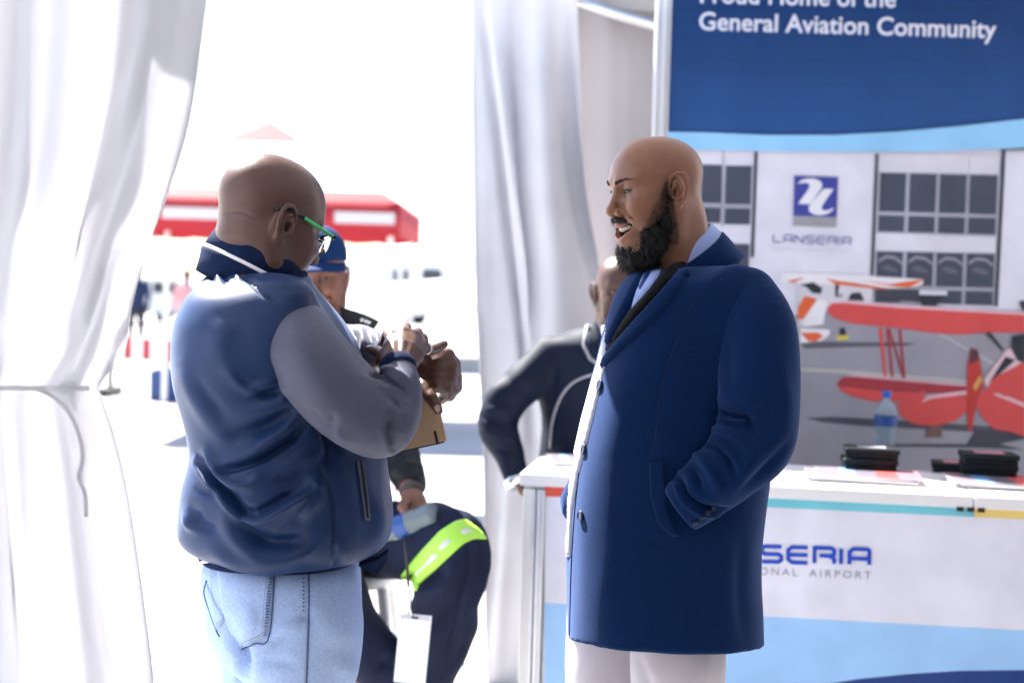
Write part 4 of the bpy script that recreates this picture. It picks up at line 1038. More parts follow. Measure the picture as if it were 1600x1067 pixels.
patch('sunlit_strip', tcoat, [(962, 470), (953, 494), (944, 525), (936, 560), (924, 600), (909, 655), (899, 700), (888, 745), (884, 800), (885, 870), (891, 872), (894, 800), (904, 742), (918, 690), (930, 640), (940, 596), (948, 560), (953, 525), (960, 494)], .006, mat('sunlit_wool_tint', (.55, .57, .70), .85, bump=.5, bscale=500, var=.06, vscale=200), pA, 4, 3)  # sunlight on the coat's front edge, laid on as a pale strip
# buttons, pocket, seams
m_btn = mat('navy_button', (.012, .022, .06), .3)
def button(tree, px, py, rpx, m, parent, name='button'):
    l, n = hit(tree, px, py); r = rpx*2.7/F
    # average normal
    n = sum((hit(tree, px+dx, py+dy)[1] for dx in (-8, 0, 8) for dy in (-8, 0, 8)), Vector()).normalized()
    MB().lathe([(r*.9, 0), (r, .0015), (r, .0042), (r*.86, .0050), (r*.78, .0040), (r*.2, .0036), (0, .0036)], l+n*.001, 20, n).build(name, m, parent, True)
button(tcoat, 939, 602, 9.5, m_btn, pA); button(tcoat, 914, 702, 9, m_btn, pA); button(tcoat, 909, 806, 9, m_btn, pA)
patch('pocket_welt', tcoat, [(1014, 721), (1040, 719), (1041, 752), (1046, 797), (1062, 838), (1048, 838), (1029, 820), (1017, 778)], .007, m_coat, pA, 4, 3)
sm = MB(); sm.tube(seam(tcoat, [(1086, 468), (1056, 535), (1035, 605), (1024, 680), (1016, 719)], 0, .0003), .0010, 5)
sm.tube(seam(tcoat, [(930, 600), (912, 690), (900, 780), (893, 880), (890, 1000)], 0, .0006), .0013, 5)
sm.tube(seam(tcoat, [(1140, 424), (1110, 440), (1086, 468)], 0, .0003), .0008, 5)
sm.build('seam', mat('navy_thread', (.005, .021, .08), .9), pA, True)
for x, y in ((1086, 815), (1096, 808), (1105, 801), (1113, 794)): button(tslA, x, y, 4, m_btn, pA, 'cuff_button')
# trousers
TR = SDF(); TR.add(pchain([(1062, 930, 2.76, 76), (1060, 1040, 2.75, 76), (1062, 1350, 2.76, 60), (1064, 1720, 2.78, 46)]))
TR.add(pchain([(962, 930, 2.95, 74), (953, 1040, 2.95, 70), (950, 1350, 2.95, 58), (948, 1715, 2.96, 46)]), .02)
lo, hi = bounds([(850, 880, 2.6), (1180, 1770, 3.1), (850, 1770, 2.6), (1180, 880, 3.1)], .06)
V, Q = mesh_sdf(TR, lo, hi, .007); V = noise_disp(V, Q, 8, .006, (1, 1, .4))
V = sculpt(V, Q, [([(1000, 1030), (1010, 1060), (1030, 1100)], 8, -5), ([(1100, 1020), (1105, 1070)], 10, 4)])
obj('trousers', V, Q, m_trou, pA)
m_shoe = mat('dark_leather', (.02, .014, .01), .35)
for x, d in ((1062, 2.78), (948, 2.96)): q = P(x, 1765, d); shoe(pA, (q.x, q.y, 0), (-.93, -.2, 0), m_shoe)

# ------------------------------------------------------------------ the man with glasses in the varsity jacket
pB = thing('person', 'person with green-armed glasses in navy jacket with grey sleeves, seen from behind', 'person', P(450, 1790, 2.68).xy.to_3d())
skB = srgb(122, 87, 76, .50); scB = 1.03
yw, pt = R(36), R(20)
MBm = frame((math.cos(yw)*math.cos(pt), math.sin(yw)*math.cos(pt), -math.sin(pt)), (0, 0, 1))
earB = np.array((.080, -.014, -.002))*scB
OB = PN(440, 348, 2.60)-MBm@earB
HB = head_sdf(fat=.8, open_=0, smile=.3, neck=None, squint=.4)
nk0 = (np.array((0, -.026, -.035))); nkw = PN(398, 440, 2.70); nk1 = ((nkw-OB)@MBm)/scB
HB.add(cap(nk0, nk1, .062, .064), .03)
VH, QH = mesh_sdf(HB, (-.13, -.2, -.22), (.13, .15, .15), .0019)
stb = [((0, .07, -.10), (.04, .03, .035), .7, (.03, .027, .027))]+[((0, -.06, .05), (.09, .07, .08), .35, np.array(skB)*np.array((.62, .66, .72)))]
CH = head_colors(VH, skB, srgb(130, 84, 80, .6), 0, stb)
VHl = VH.copy(); WHB = (VH*scB)@MBm.T+OB
WHB = sculpt(WHB, QH, [([(352, 333), (375, 331), (398, 340)], 3.2, -2.2, .5), ([(350, 345), (372, 350), (390, 352)], 8, 1.5), ([(352, 372), (372, 376), (395, 384)], 4, -1.6), ([(470, 250), (440, 244), (410, 252)], 20, 1.)])
hs = []
# hands (pixel positions with depth, radius in px)
kx = 8*2.6/F
def phand(chains, k=.006):
    S = SDF()
    for ch, kk in chains: S.add(pchain(ch), kk)
    return S
RH = phand([
    ([(622, 600, 2.50, 23), (618, 570, 2.53, 21)], 0), ([(618, 570, 2.53, 20), (614, 545, 2.56, 17), (612, 528, 2.58, 11)], .012), ([(620, 570, 2.53, 19), (626, 545, 2.555, 17), (631, 522, 2.585, 10.5)], .012),
    ([(624, 572, 2.53, 19), (638, 548, 2.56, 17), (646, 526, 2.59, 10.5)], .012), ([(628, 575, 2.53, 18), (648, 555, 2.57, 15), (659, 538, 2.60, 10)], .012),
    # index, middle, ring: bent over the far wrist
    ([(612, 526, 2.58, 9.5), (606, 521, 2.625, 8.8), (601, 537, 2.665, 8)], .004), ([(631, 520, 2.585, 10), (634, 513, 2.63, 9.2), (632, 530, 2.68, 8.4)], .004), ([(646, 524, 2.59, 9.8), (652, 520, 2.635, 9), (655, 536, 2.68, 8.2)], .004),
    # little finger stretched out to the right
    ([(659, 540, 2.60, 9.4), (672, 548, 2.625, 8.4), (684, 543, 2.645, 7.6), (694, 538, 2.66, 6.4)], .004),
    # ring finger knuckle arch
    ([(653, 531, 2.60, 8), (661, 528, 2.63, 7.8), (664, 540, 2.665, 7)], .004),
    # thumb on the left
    ([(610, 562, 2.54, 13), (597, 552, 2.575, 10), (584, 547, 2.60, 8.6), (577, 546, 2.62, 7)], .008)])
LH = phand([
    ([(600, 560, 2.80, 21), (640, 572, 2.73, 21), (655, 577, 2.71, 22)], 0), ([(655, 570, 2.71, 20), (680, 558, 2.69, 17), (699, 556, 2.69, 12)], .012), ([(655, 577, 2.71, 20), (685, 572, 2.68, 18), (704, 571, 2.68, 12)], .012),
    ([(655, 583, 2.71, 20), (685, 588, 2.675, 17), (703, 590, 2.68, 11.5)], .012), ([(655, 590, 2.71, 18), (682, 600, 2.68, 14), (696, 606, 2.685, 10.5)], .012),
    ([(699, 555, 2.69, 11), (710, 568, 2.715, 9.6), (713, 590, 2.735, 8.8), (708, 606, 2.75, 8)], .003), ([(704, 572, 2.68, 10.8), (713, 589, 2.70, 9.4), (714, 606, 2.725, 8.6), (704, 616, 2.745, 7.6)], .003),
    ([(703, 590, 2.68, 10.4), (709, 607, 2.70, 9.2), (703, 619, 2.725, 8.4), (692, 620, 2.74, 7.4)], .003), ([(696, 606, 2.685, 9.6), (699, 617, 2.70, 8.4), (690, 624, 2.72, 7.6)], .003),
    ([(654, 592, 2.70, 16), (662, 606, 2.665, 12.5), (674, 621, 2.645, 10), (681, 632, 2.64, 9.2), (685, 641, 2.642, 7.2)], .006)])
lo, hi = bounds([(560, 500, 2.47), (715, 620, 2.7), (560, 620, 2.7), (715, 500, 2.47)], .02); V1, Q1 = mesh_sdf(RH, lo, hi, .0019)
lo, hi = bounds([(590, 530, 2.6), (730, 660, 2.82), (590, 660, 2.82), (730, 530, 2.6)], .03); V2, Q2 = mesh_sdf(LH, lo, hi, .0019)
V1 = sculpt(V1, Q1, [([(612, 532), (616, 555)], 5, 1.4), ([(631, 528), (628, 556)], 5, 1.5), ([(646, 531), (638, 556)], 5, 1.4), ([(622, 528), (623, 552)], 5, -1.2), ([(639, 530), (634, 552)], 5, -1.2), ([(600, 560), (610, 548)], 5, -1.)])
V2 = sculpt(V2, Q2, [([(699, 557), (670, 565)], 5, 1.2), ([(704, 572), (672, 575)], 5, 1.2), ([(703, 590), (675, 586)], 5, 1.2), ([(702, 564), (675, 570)], 4, -1.2), ([(703, 581), (675, 581)], 4, -1.2), ([(668, 609), (676, 602)], 3, -1.5), ([(676, 626), (684, 622)], 3, -.8)])
BS = SDF(); BS.add(slices(px_rows([(410, 360, 430, 2.7, .07), (450, 340, 480, 2.7, .14), (560, 315, 520, 2.7, .16), (750, 340, 540, 2.7, .15), (860, 345, 520, 2.7, .12)])))
BS.add(pchain([(470, 940, 2.62, 50), (480, 1300, 2.62, 46), (470, 1720, 2.66, 32)]), .03); BS.add(pchain([(405, 960, 2.8, 46), (400, 1300, 2.82, 46), (400, 1700, 2.84, 32)]), .03)
BS.add(pchain([(455, 520, 2.54, 40), (585, 662, 2.47, 34), (624, 596, 2.50, 22)]), .02); BS.add(pchain([(480, 500, 2.9, 40), (540, 560, 2.95, 34), (605, 561, 2.79, 20)]), .02)
lo, hi = bounds([(250, 380, 2.4), (700, 1780, 3.05), (250, 1780, 2.4), (700, 380, 3.05)], .05)
VB, QB = mesh_sdf(BS, lo, hi, .016)
hc = lambda V: np.tile(np.array(skB), (len(V), 1))*np.array((1.0, .93, .9))
Vj, Qj, Cj = joinm([(WHB, QH, CH), (V1, Q1, hc(V1)), (V2, Q2, hc(V2)), (VB, QB, skB)])
obj('body', Vj, Qj, m_skin, pB, True, col=Cj)
eyes(pB, MBm, OB, scB, (0, 1, -.3))
tL = bvh_of(V2, Q2)
m_nail = mat('finger_nail', (.42, .27, .23), .25)
patch('thumb_nail', tL, [(678, 633), (684, 630), (688, 636), (688, 643), (682, 644), (679, 639)], .0006, m_nail, pB, 2, 2, 2.63, .001)
m_silver = mat('silver', (.75, .73, .7), .2, metal=1.)
def finger_ring(p, ax, r, parent):
    MB().lathe([(r, -.0022), (r+.0014, -.0018), (r+.0014, .0018), (r, .0022)], p, 20, ax).build('finger_ring', m_silver, parent, True)
finger_ring(P(711, 582, 2.728), P(713, 592, 2.738)-P(710, 570, 2.717), .0112, pB)
finger_ring(P(667, 545, 2.615), P(672, 548, 2.625)-P(659, 540, 2.6), .0104, pB)
# chin hair
gsel = (VHl[:, 2] < -.085) & (VHl[:, 1] > .045) & (np.abs(VHl[:, 0]) < .045)
hv, hf = strands(WHB, QH, gsel, 2600, .008, .00022, MBm@np.array((0, .35, -1)), None, 5)
kind(obj('chin_beard', hv, hf, m_greyhair, pB), 'stuff')
scalp = (VHl[:, 2] > .03) | ((VHl[:, 1] < -.03) & (VHl[:, 2] > -.06)); scalp &= (np.abs(VHl[:, 0]) < .079) & (VHl[:, 1] < .06)
hv, hf = strands(WHB, QH, scalp, 9000, .0014, .00016, MBm@np.array((0, .3, -.2)), None, 6)
kind(obj('shaved_hair', hv, hf, mat('stubble', (.035, .03, .03), .8), pB), 'stuff')

# varsity jacket
m_sat = mat('navy_satin', (.008, .026, .090), .47, var=.06, vscale=60, bump=.15, bscale=700, bdist=.0005, sheen=.10, sheencol=(.4, .55, 1), spec=.32)
m_slv = mat('grey_satin', (.082, .088, .135), .55, var=.05, vscale=60, bump=.2, bscale=700, bdist=.0005, sheen=.08, spec=.3)
m_knit = mat('navy_knit', (.006, .014, .046), .9, bump=.8, bscale=260, bdist=.002, spec=.12, aniso=(1, 1, .25))
m_wknit = mat('white_knit', (.75, .75, .8), .9, bump=.5, bscale=300)
rowsB = [(420, 350, 452, 2.70, .08), (430, 330, 478, 2.70, .115), (446, 312, 486, 2.69, .15), (468, 294, 504, 2.69, .18), (500, 281, 534, 2.69, .195), (530, 276, 554, 2.69, .2), (560, 275, 566, 2.69, .205), (605, 278, 580, 2.69, .205),
         (650, 288, 592, 2.69, .20), (700, 301, 603, 2.69, .20), (725, 302, 607, 2.69, .205), (760, 294, 611, 2.69, .21), (795, 288, 614, 2.69, .205), (828, 284, 611, 2.69, .200), (848, 290, 602, 2.69, .190), (861, 306, 584, 2.69, .172), (868, 322, 564, 2.69, .155)]
JK = SDF(); JK.add(slices(px_rows(rowsB), 2.3, .014)); JK.add(pchain([(450, 478, 2.56, 42), (455, 520, 2.55, 46)]), .07)
lo, hi = bounds([(250, 380, 2.4), (640, 905, 2.98), (250, 905, 2.4), (640, 380, 2.98)], .04)
VJ, QJ = mesh_sdf(JK, lo, hi, .0044)
VJ = noise_disp(VJ, QJ, 7, .008, (1, 1, .8), 3.); 
fB = lambda x, y: (270+x/4, 660+y/4)
fU = lambda x, y: (270+x/3.335, 380+y/3.335)
st = []
def S4(pts, wd, amp, kc=0, f=fB): st.append(([f(*p) for p in pts], wd, amp, kc))
S4([(320, 300), (420, 285), (560, 235), (760, 95)], 7, -11, .6); S4([(300, 250), (420, 215), (560, 160), (700, 60)], 12, 8)
S4([(420, 330), (600, 300), (820, 240), (890, 190)], 14, 9)
S4([(180, 250), (250, 350), (340, 450), (430, 550), (470, 560)], 8, -20, .4); S4([(215, 180), (260, 270), (330, 370), (470, 400), (540, 360)], 9, 12)
S4([(430, 575), (520, 575), (680, 490), (850, 395)], 8, -13, .5); S4([(500, 625), (600, 590), (760, 500), (890, 400), (900, 450), (830, 560)], 12, 10)
S4([(390, 620), (450, 690), (560, 755), (700, 760), (860, 730)], 13, -14); S4([(330, 560), (400, 720), (560, 830), (760, 830), (930, 700)], 14, 9)
S4([(640, 330), (740, 370), (850, 330)], 15, -8); S4([(820, 590), (850, 520), (900, 480)], 8, 7); S4([(160, 420), (220, 440), (300, 440)], 6, -5); S4([(130, 560), (170, 640), (260, 670)], 8, -9); S4([(90, 560), (120, 640), (185, 660)], 8, 9)
S4([(905, 250), (975, 420), (1000, 560), (1003, 900)], 3.5, -4.5, .6); S4([(960, 80), (980, 200), (930, 260)], 8, -7)
S4([(1080, 300), (1100, 500), (1150, 760)], 16, 5); S4([(1240, 420), (1300, 600), (1290, 760)], 14, 5); S4([(1020, 700), (1060, 860)], 8, 5)
S4([(440, 640), (560, 740), (600, 700)], 7, -5, 0); S4([(250, 800), (420, 880), (700, 920)], 12, 8)
for p, wd, a in (([(430, 795), (500, 780), (560, 760)], 7, -9), ([(400, 760), (470, 745), (540, 740)], 8, 6), ([(330, 900), (480, 870), (620, 820), (700, 880)], 14, 8), ([(300, 1000), (470, 960), (600, 880)], 9, -8), ([(430, 1060), (560, 990), (680, 880)], 9, 8), ([(700, 900), (640, 1000), (560, 1067)], 7, -7),
                 ([(50, 640), (100, 760), (180, 900), (260, 1010)], 15, 7), ([(120, 700), (180, 800), (250, 870)], 9, -5), ([(260, 630), (330, 700), (440, 780)], 11, 5), ([(340, 690), (400, 735), (450, 750)], 6, -5), ([(240, 600), (250, 500), (300, 420)], 20, 5),
                 ([(190, 150), (210, 190)], 4, -6), ([(230, 160), (240, 200)], 4, 5), ([(270, 165), (280, 210)], 4, -5), ([(330, 160), (345, 200)], 4, 5), ([(350, 150), (420, 210), (480, 265), (555, 312)], 4, -6), ([(600, 230), (680, 260), (560, 300)], 14, 5), ([(780, 920), (820, 1010), (860, 1060)], 9, -8)): S4(p, wd, a, 0, fU)
for i in range(9): t = i/8; S4([(372+t*110, 165+t*105), (388+t*110, 150+t*105+22)], 2.2, 4, 0, fU)
VJ = sculpt(VJ, QJ, [(a_, b_ , c_*1.55, d_) for a_, b_, c_, d_ in st])
obj('jacket', VJ, QJ, m_sat, pB); tj = bvh_of(VJ, QJ)
# near sleeve
NS = SDF(); NS.add(pchain_s([(462, 502, 2.575, 42), (470, 534, 2.54, 59), (494, 574, 2.505, 66), (530, 614, 2.485, 66), (566, 645, 2.475, 62), (594, 662, 2.47, 54), (615, 640, 2.475, 44), (624, 612, 2.485, 36), (626, 592, 2.497, 29), (622, 577, 2.507, 26)], 5))
lo, hi = bounds([(380, 430, 2.36), (680, 740, 2.65), (380, 740, 2.36), (680, 430, 2.65)], .03)
VN, QN = mesh_sdf(NS, lo, hi, .0038)
VN = noise_disp(VN, QN, 7, .005, (1, 1, 1), 5.)
sn = []
def S5(pts, wd, amp, kc=0): sn.append(([fU(*p) for p in pts], wd, amp, kc))
S5([(1040, 690), (1100, 705), (1200, 760), (1220, 800)], 5, -8, .5); S5([(1060, 660), (1150, 660), (1230, 720)], 5, 6); S5([(1080, 740), (1150, 770), (1200, 830)], 4.5, 6); S5([(1130, 790), (1160, 830), (1190, 870)], 4, -5); S5([(1100, 730), (1180, 800), (1215, 850)], 4, -5)
S5([(1130, 900), (1125, 960), (1150, 1060)], 8, -9, .4); S5([(1160, 850), (1230, 900), (1200, 1010)], 12, 5); S5([(820, 960), (870, 1010), (950, 1050)], 10, 5); S5([(700, 880), (800, 960), (830, 1020)], 7, -5)
S5([(470, 680), (520, 740), (640, 800)], 8, 5); S5([(440, 600), (520, 700), (560, 760)], 10, -4); S5([(880, 440), (960, 560), (1000, 660)], 9, -5); S5([(860, 600), (960, 720), (1040, 800)], 16, 4); S5([(600, 420), (700, 600), (820, 760)], 22, 4); S5([(820, 980), (830, 900)], 7, -6)
VN = sculpt(VN, QN, [(a_, b_, c_*1.5, d_) for a_, b_, c_, d_ in sn])
obj('sleeve', VN, QN, m_slv, pB); tns = bvh_of(VN, QN)
# far sleeve
FS = SDF(); FS.add(pchain_s([(470, 500, 2.88, 48), (510, 545, 2.96, 46), (545, 545, 2.92, 40), (570, 545, 2.86, 35), (588, 550, 2.82, 30), (596, 553, 2.80, 25)]))
lo, hi = bounds([(420, 440, 2.7), (640, 620, 3.05), (420, 620, 2.7), (640, 440, 3.05)], .03)
V, Q = mesh_sdf(FS, lo, hi, .0045); V = noise_disp(V, Q, 12, .006)
V = sculpt(V, Q, [([(548, 515), (556, 530), (554, 550)], 4, -8), ([(562, 512), (568, 530), (566, 550)], 4, 7), ([(574, 518), (580, 534), (578, 552)], 4, -8), ([(584, 520), (592, 535), (590, 556)], 4, 6)])
obj('sleeve', V, Q, m_slv, pB)
# cuffs
MB().lathe([(.028, 0), (.0315, .004), (.033, .014), (.0325, .026), (.029, .03), (.026, .031)], P(624, 585, 2.50), 28, P(619, 566, 2.53)-P(624, 590, 2.497)).build('cuff', m_knit, pB, True)
MB().lathe([(.026, 0), (.029, .004), (.030, .012), (.029, .02), (.024, .022)], P(590, 551, 2.815), 24, P(604, 557, 2.79)-P(590, 551, 2.815)).build('cuff', m_knit, pB, True)
# rib collar with white stripe
cB = P(399, 413, 2.685); axB = Vector((.42, .12, .90)); fBv = Vector((.85, .42, -.4))
ring_collar('collar', cB, axB, fBv, .096, .092, [(.026, .93), (.030, .96), (.027, .985), (.010, 1.01), (-.008, 1.03)], m_knit, pB, .30, 2*math.pi-.30, thick=.005)
ring_collar('collar_stripe', cB, axB, fBv, .096, .092, [(-.0085, 1.03), (-.012, 1.04), (-.015, 1.05)], m_wknit, pB, .30, 2*math.pi-.30, thick=.005)
ring_collar('collar_base', cB, axB, fBv, .096, .092, [(-.0152, 1.05), (-.020, 1.05), (-.035, 1.0), (-.06, .95)], m_knit, pB, .30, 2*math.pi-.30, thick=.004)
# hem band, stripes, zipped pocket, seams
HMs = SDF(); HMs.add(slices(px_rows([(840, 318, 578, 2.69, .165), (856, 314, 572, 2.69, .163), (868, 314, 562, 2.69, .158), (874, 316, 554, 2.69, .15)]), 2.3, .01))
lo, hi = bounds([(290, 840, 2.45), (600, 905, 2.93), (290, 905, 2.45), (600, 840, 2.93)], .03)
V, Q = mesh_sdf(HMs, lo, hi, .006); obj('hem_band', V, Q, m_knit, pB); thm = bvh_of(V, Q)
patch('hem_stripe', thm, [(312, 876), (330, 872), (352, 867), (352, 872), (330, 878), (312, 881)], .003, m_wknit, pB, 3, 2, 2.6)
patch('hem_stripe', thm, [(312, 868), (330, 864), (344, 861), (344, 865), (330, 868), (312, 872)], .003, m_wknit, pB, 3, 2, 2.6)
zp = MB(); l1 = seam(tj, [fB(1152, 240), fB(1170, 380), fB(1200, 600)], 0, .002, 2.5); l2 = seam(tj, [fB(1178, 240), fB(1205, 420), fB(1222, 600)], 0, .002, 2.5)
zp.tube(l1, .0028, 6); zp.tube(l2, .0028, 6); zp.tube([l1[-1], l2[-1]], .0028, 6); zp.build('pocket_piping', m_slv, pB, True)
patch('zip', tj, [fB(1160, 240), fB(1176, 240), fB(1204, 420), fB(1216, 596), fB(1203, 596), fB(1184, 420)], .0022, mat('black_zip', (.01, .012, .02), .4), pB, 3, 2, 2.5)
tv = [P(560, 884, 2.60), P(590, 874, 2.62), P(606, 862, 2.64), P(604, 876, 2.645), P(588, 898, 2.63), P(580, 893, 2.62)]
n = len(tv); MB().add([tuple(v) for v in tv]+[tuple(v+Vector((0, .02, .004))) for v in tv], [tuple(range(n)), tuple(range(2*n-1, n-1, -1))]+[(i, n+i, n+(i+1) % n, (i+1) % n) for i in range(n)]).build('jacket_tail', m_knit, pB)
# jeans
m_den = mat('light_denim', (.37, .49, .75), .85, spec=.15, var=.13, vscale=230, bump=.5, bscale=900, bdist=.0008)
JN = SDF(); JN.add(slices(px_rows([(860, 322, 560, 2.69, .15), (890, 319, 560, 2.69, .16), (930, 320, 562, 2.69, .165), (970, 326, 564, 2.69, .168), (1010, 340, 562, 2.69, .165), (1040, 352, 556, 2.69, .15)]), 2.4, .05))
JN.add(pchain([(478, 980, 2.61, 80), (470, 1100, 2.615, 74), (470, 1350, 2.63, 58), (462, 1735, 2.66, 46)]), .05)
JN.add(pchain([(405, 990, 2.80, 66), (408, 1100, 2.80, 62), (405, 1350, 2.81, 54), (404, 1725, 2.83, 44)]), .03)
lo, hi = bounds([(280, 840, 2.4), (620, 1780, 2.98), (280, 1780, 2.4), (620, 840, 2.98)], .03)
VZ, QZ = mesh_sdf(JN, lo, hi, .0058); VZ = noise_disp(VZ, QZ, 9, .005, (1, 1, .6), 2.)
fJ = lambda x, y: (300+x/5.153, 860+y/5.153)
sj = []
def S6(pts, wd, amp, kc=0): sj.append(([fJ(*p) for p in pts], wd, amp, kc))
S6([(290, 700), (360, 770), (410, 850), (420, 1060)], 9, -16); S6([(270, 540), (300, 620), (360, 690)], 9, -7); S6([(420, 480), (480, 560), (420, 660)], 14, 6); S6([(680, 680), (760, 620), (880, 590)], 9, 5); S6([(640, 790), (740, 720), (800, 690)], 9, -4); S6([(560, 910), (700, 900), (820, 920)], 7, -4); S6([(900, 520), (930, 540)], 8, -5); S6([(1150, 900), (1250, 950), (1300, 1060)], 16, 6); S6([(1000, 420), (1100, 600), (1300, 760)], 20, 5); S6([(640, 230), (600, 650)], 5, 2.5)
VZ = sculpt(VZ, QZ, [(a_, b_, c_*1.7, d_) for a_, b_, c_, d_ in sj])
obj('jeans', VZ, QZ, m_den, pB); tz = bvh_of(VZ, QZ)
patch('back_pocket', tz, [fJ(*p) for p in ((205, 150), (420, 150), (655, 165), (610, 690), (500, 740), (395, 790), (345, 700), (285, 610), (230, 420))], .0035, m_den, pB, 4, 2, 2.6)
patch('back_pocket', tz, [fJ(*p) for p in ((118, 250), (150, 320), (190, 420), (268, 540), (240, 610), (200, 640), (150, 500), (105, 350))], .0035, m_den, pB, 3, 2, 2.75)
m_stitch = mat('pale_stitch', (.42, .40, .44), .9); m_blue = mat('worn_indigo', (.06, .11, .26), .9)
sm = MB(); sb = MB()
def stitches(pts, n, off=.0045, r=.0007, mb=None):
    l = seam(tz, pts, 0, off, 2.6); mb = sm if mb is None else mb
    L = len(l)
    for i in range(n):
        a = i/n*(L-1); b = (i+.6)/n*(L-1); ia, ib = int(a), int(b)
        pa_ = l[ia].lerp(l[min(ia+1, L-1)], a-ia); pb_ = l[ib].lerp(l[min(ib+1, L-1)], b-ib); mb.tube([pa_, pb_], r, 5)
for dx in (0, 26): stitches([fJ(632-dx, 190), fJ(610-dx, 450), fJ(590-dx, 670)], 26); 
for dy in (0, -26): stitches([fJ(590, 680+dy), fJ(500, 722+dy), fJ(395, 770+dy)], 14)
stitches([fJ(165, 160), fJ(175, 320), fJ(205, 420)], 12); stitches([fJ(195, 600), fJ(262, 530)], 6); stitches([fJ(205, 625), fJ(270, 550)], 6); stitches([fJ(908, 190), fJ(915, 480)], 14, .002); stitches([fJ(922, 500), fJ(918, 760), fJ(905, 1040), fJ(900, 1300)], 34, .001)
kind(sm.build('stitching', m_stitch, pB, True), 'stuff')
sb.tube(seam(tz, [fJ(940, 190), fJ(942, 400), fJ(936, 700), fJ(922, 1060), fJ(915, 1300)], 0, .0005, 2.6), .0016, 5); sb.tube(seam(tz, [fJ(665, 170), fJ(620, 690), fJ(505, 748), fJ(393, 798)], 0, .0012, 2.6), .0013, 5); sb.tube(seam(tz, [fJ(120, 240), fJ(100, 345), fJ(150, 505), fJ(200, 645), fJ(225, 690)], 0, .001, 2.75), .0013, 5)
for i in range(22):
    t = i/21; x = 650-t*45; y = 195+t*480; sb.tube(seam(tz, [fJ(x-22, y), fJ(x-6, y-6)], 0, .0042, 2.6), .0011, 4)
for i in range(10): y = 195+i*32; sb.tube(seam(tz, [fJ(890, y), fJ(905, y-4)], 0, .001, 2.6), .0014, 4)
kind(sb.build('worn_seam', m_blue, pB, True), 'stuff')
patch('waist_tape', tz, [fJ(*p) for p in ((300, 105), (450, 118), (600, 140), (600, 150), (450, 132), (300, 118))], .004, mat('brown_tape', (.22, .14, .11), .8), pB, 3, 2, 2.6)
m_sneak = mat('grey_trainer', (.3, .3, .32), .7)
for x, d in ((462, 2.66), (404, 2.83)): q = P(x, 1765, d); shoe(pB, (q.x, q.y, 0), (.85, .5, 0), m_sneak)

# eyeglasses
m_blk = mat('black_acetate', (.01, .011, .013), .25); m_grn = mat('green_acetate', (.06, .52, .16), .3); m_lens = mat('lens', (1, 1, 1), .02, trans=1., ior=1.05)
eg = thing('eyeglasses', 'half-rim eyeglasses with black and green arms on the face of the jacketed person', 'glasses', tuple(OB))
L2 = lambda p: Vector((np.array(p)*scB)@MBm.T+OB)
for s in (-1, 1):
    tmp = [(s*.0815, -.036, .014), (s*.0825, -.022, .0225), (s*.082, -.004, .0265), (s*.0805, .024, .0235)]
    MB().tube([L2(p) for p in tmp], [.0040, .0038, .0034, .0032], 8).build('temple_tip', m_blk, eg, True)
    MB().tube([L2(p) for p in [(s*.0805, .024, .0235), (s*.0765, .062, .0195), (s*.071, .094, .016)]], [.0030, .0034, .0040], 8).build('temple_arm', m_grn, eg, True)
    MB().box(L2((s*.069, .0985, .016)), (.012, .008, .009), MBm, .002).build('hinge', m_blk, eg)
    N_ = 28; ringp = []
    for i in range(N_+1):
        a = 2*math.pi*i/N_; ex = 4; ca, sa = math.cos(a), math.sin(a)
        rx = .027*abs(ca)**(2/ex)*math.copysign(1, ca); rz = .0185*abs(sa)**(2/ex)*math.copysign(1, sa)
        ringp.append((s*.036+rx, .1025-abs(s*.036+rx)**2*1.2, .003+rz))
    MB().tube([L2(p) for p in ringp], .0010, 6).build('rim', mat('clear_rim', (.6, .62, .65), .2), eg, True)
    MB().tube([L2(p) for p in ringp if p[2] > .012], .0022, 6).build('brow_bar', m_blk, eg, True)
    c = L2((s*.036, .1025-.036**2*1.2, .003)); vv = [tuple(L2(p)) for p in ringp[:-1]]
    bk = [tuple(L2((p[0], p[1]-.0015, p[2]))) for p in ringp[:-1]]
    n = N_; fs = [tuple(range(n)), tuple(range(2*n-1, n-1, -1))]+[(i, n+i, n+(i+1) % n, (i+1) % n) for i in range(n)]
    obj('lens_glass', np.array(vv+bk), fs, m_lens, eg)
MB().tube([L2(p) for p in [(-.009, .102, .010), (0, .106, .014), (.009, .102, .010)]], .0018, 6).build('bridge', m_blk, eg, True)

# notebook in his hand
m_kraft = mat('kraft_card', (.46, .31, .20), .75, var=.06, vscale=50, bump=.2, bscale=300)
TRn = P(690, 596, 2.69); BRn = P(695, 689, 2.69); BLn = P(575, 716, 2.70)
e1 = (BLn-BRn); e2 = (TRn-BRn); e1n = e1.normalized(); e2 = e2-e1n*e2.dot(e1n); e2n = e2.normalized(); e3 = e1n.cross(e2n)
if e3.y < 0: e3 = -e3
nb = thing('notebook', 'kraft-covered notebook with black elastic held in one hand', 'notebook', BRn)
Wn, Hn = .155, .125; rotn = Matrix((e1n, e2n, e3)).transposed(); cn = BRn+e1n*Wn/2+e2n*Hn/2
MB().box(cn, (Wn, Hn, .003), rotn, .001).build('cover', m_kraft, nb)
MB().box(cn+e3*.0175, (Wn, Hn, .003), rotn, .001).build('cover', m_kraft, nb)
MB().box(cn+e3*.00875-e1n*0+e1n*.002, (Wn-.006, Hn-.006, .0140), rotn).build('page_block', mat('cream_pages', (.68, .58, .46), .8), nb)
MB().box(BRn+e2n*Hn/2+e3*.00875-e1n*.001, (.003, Hn, .0205), rotn, .001).build('spine', m_kraft, nb)
m_el = mat('black_elastic', (.012, .014, .014), .7)
MB().box(BRn+e1n*.014+e2n*.010-e3*.0022, (.0045, .026, .0014), rotn).build('elastic_loop', m_el, nb)
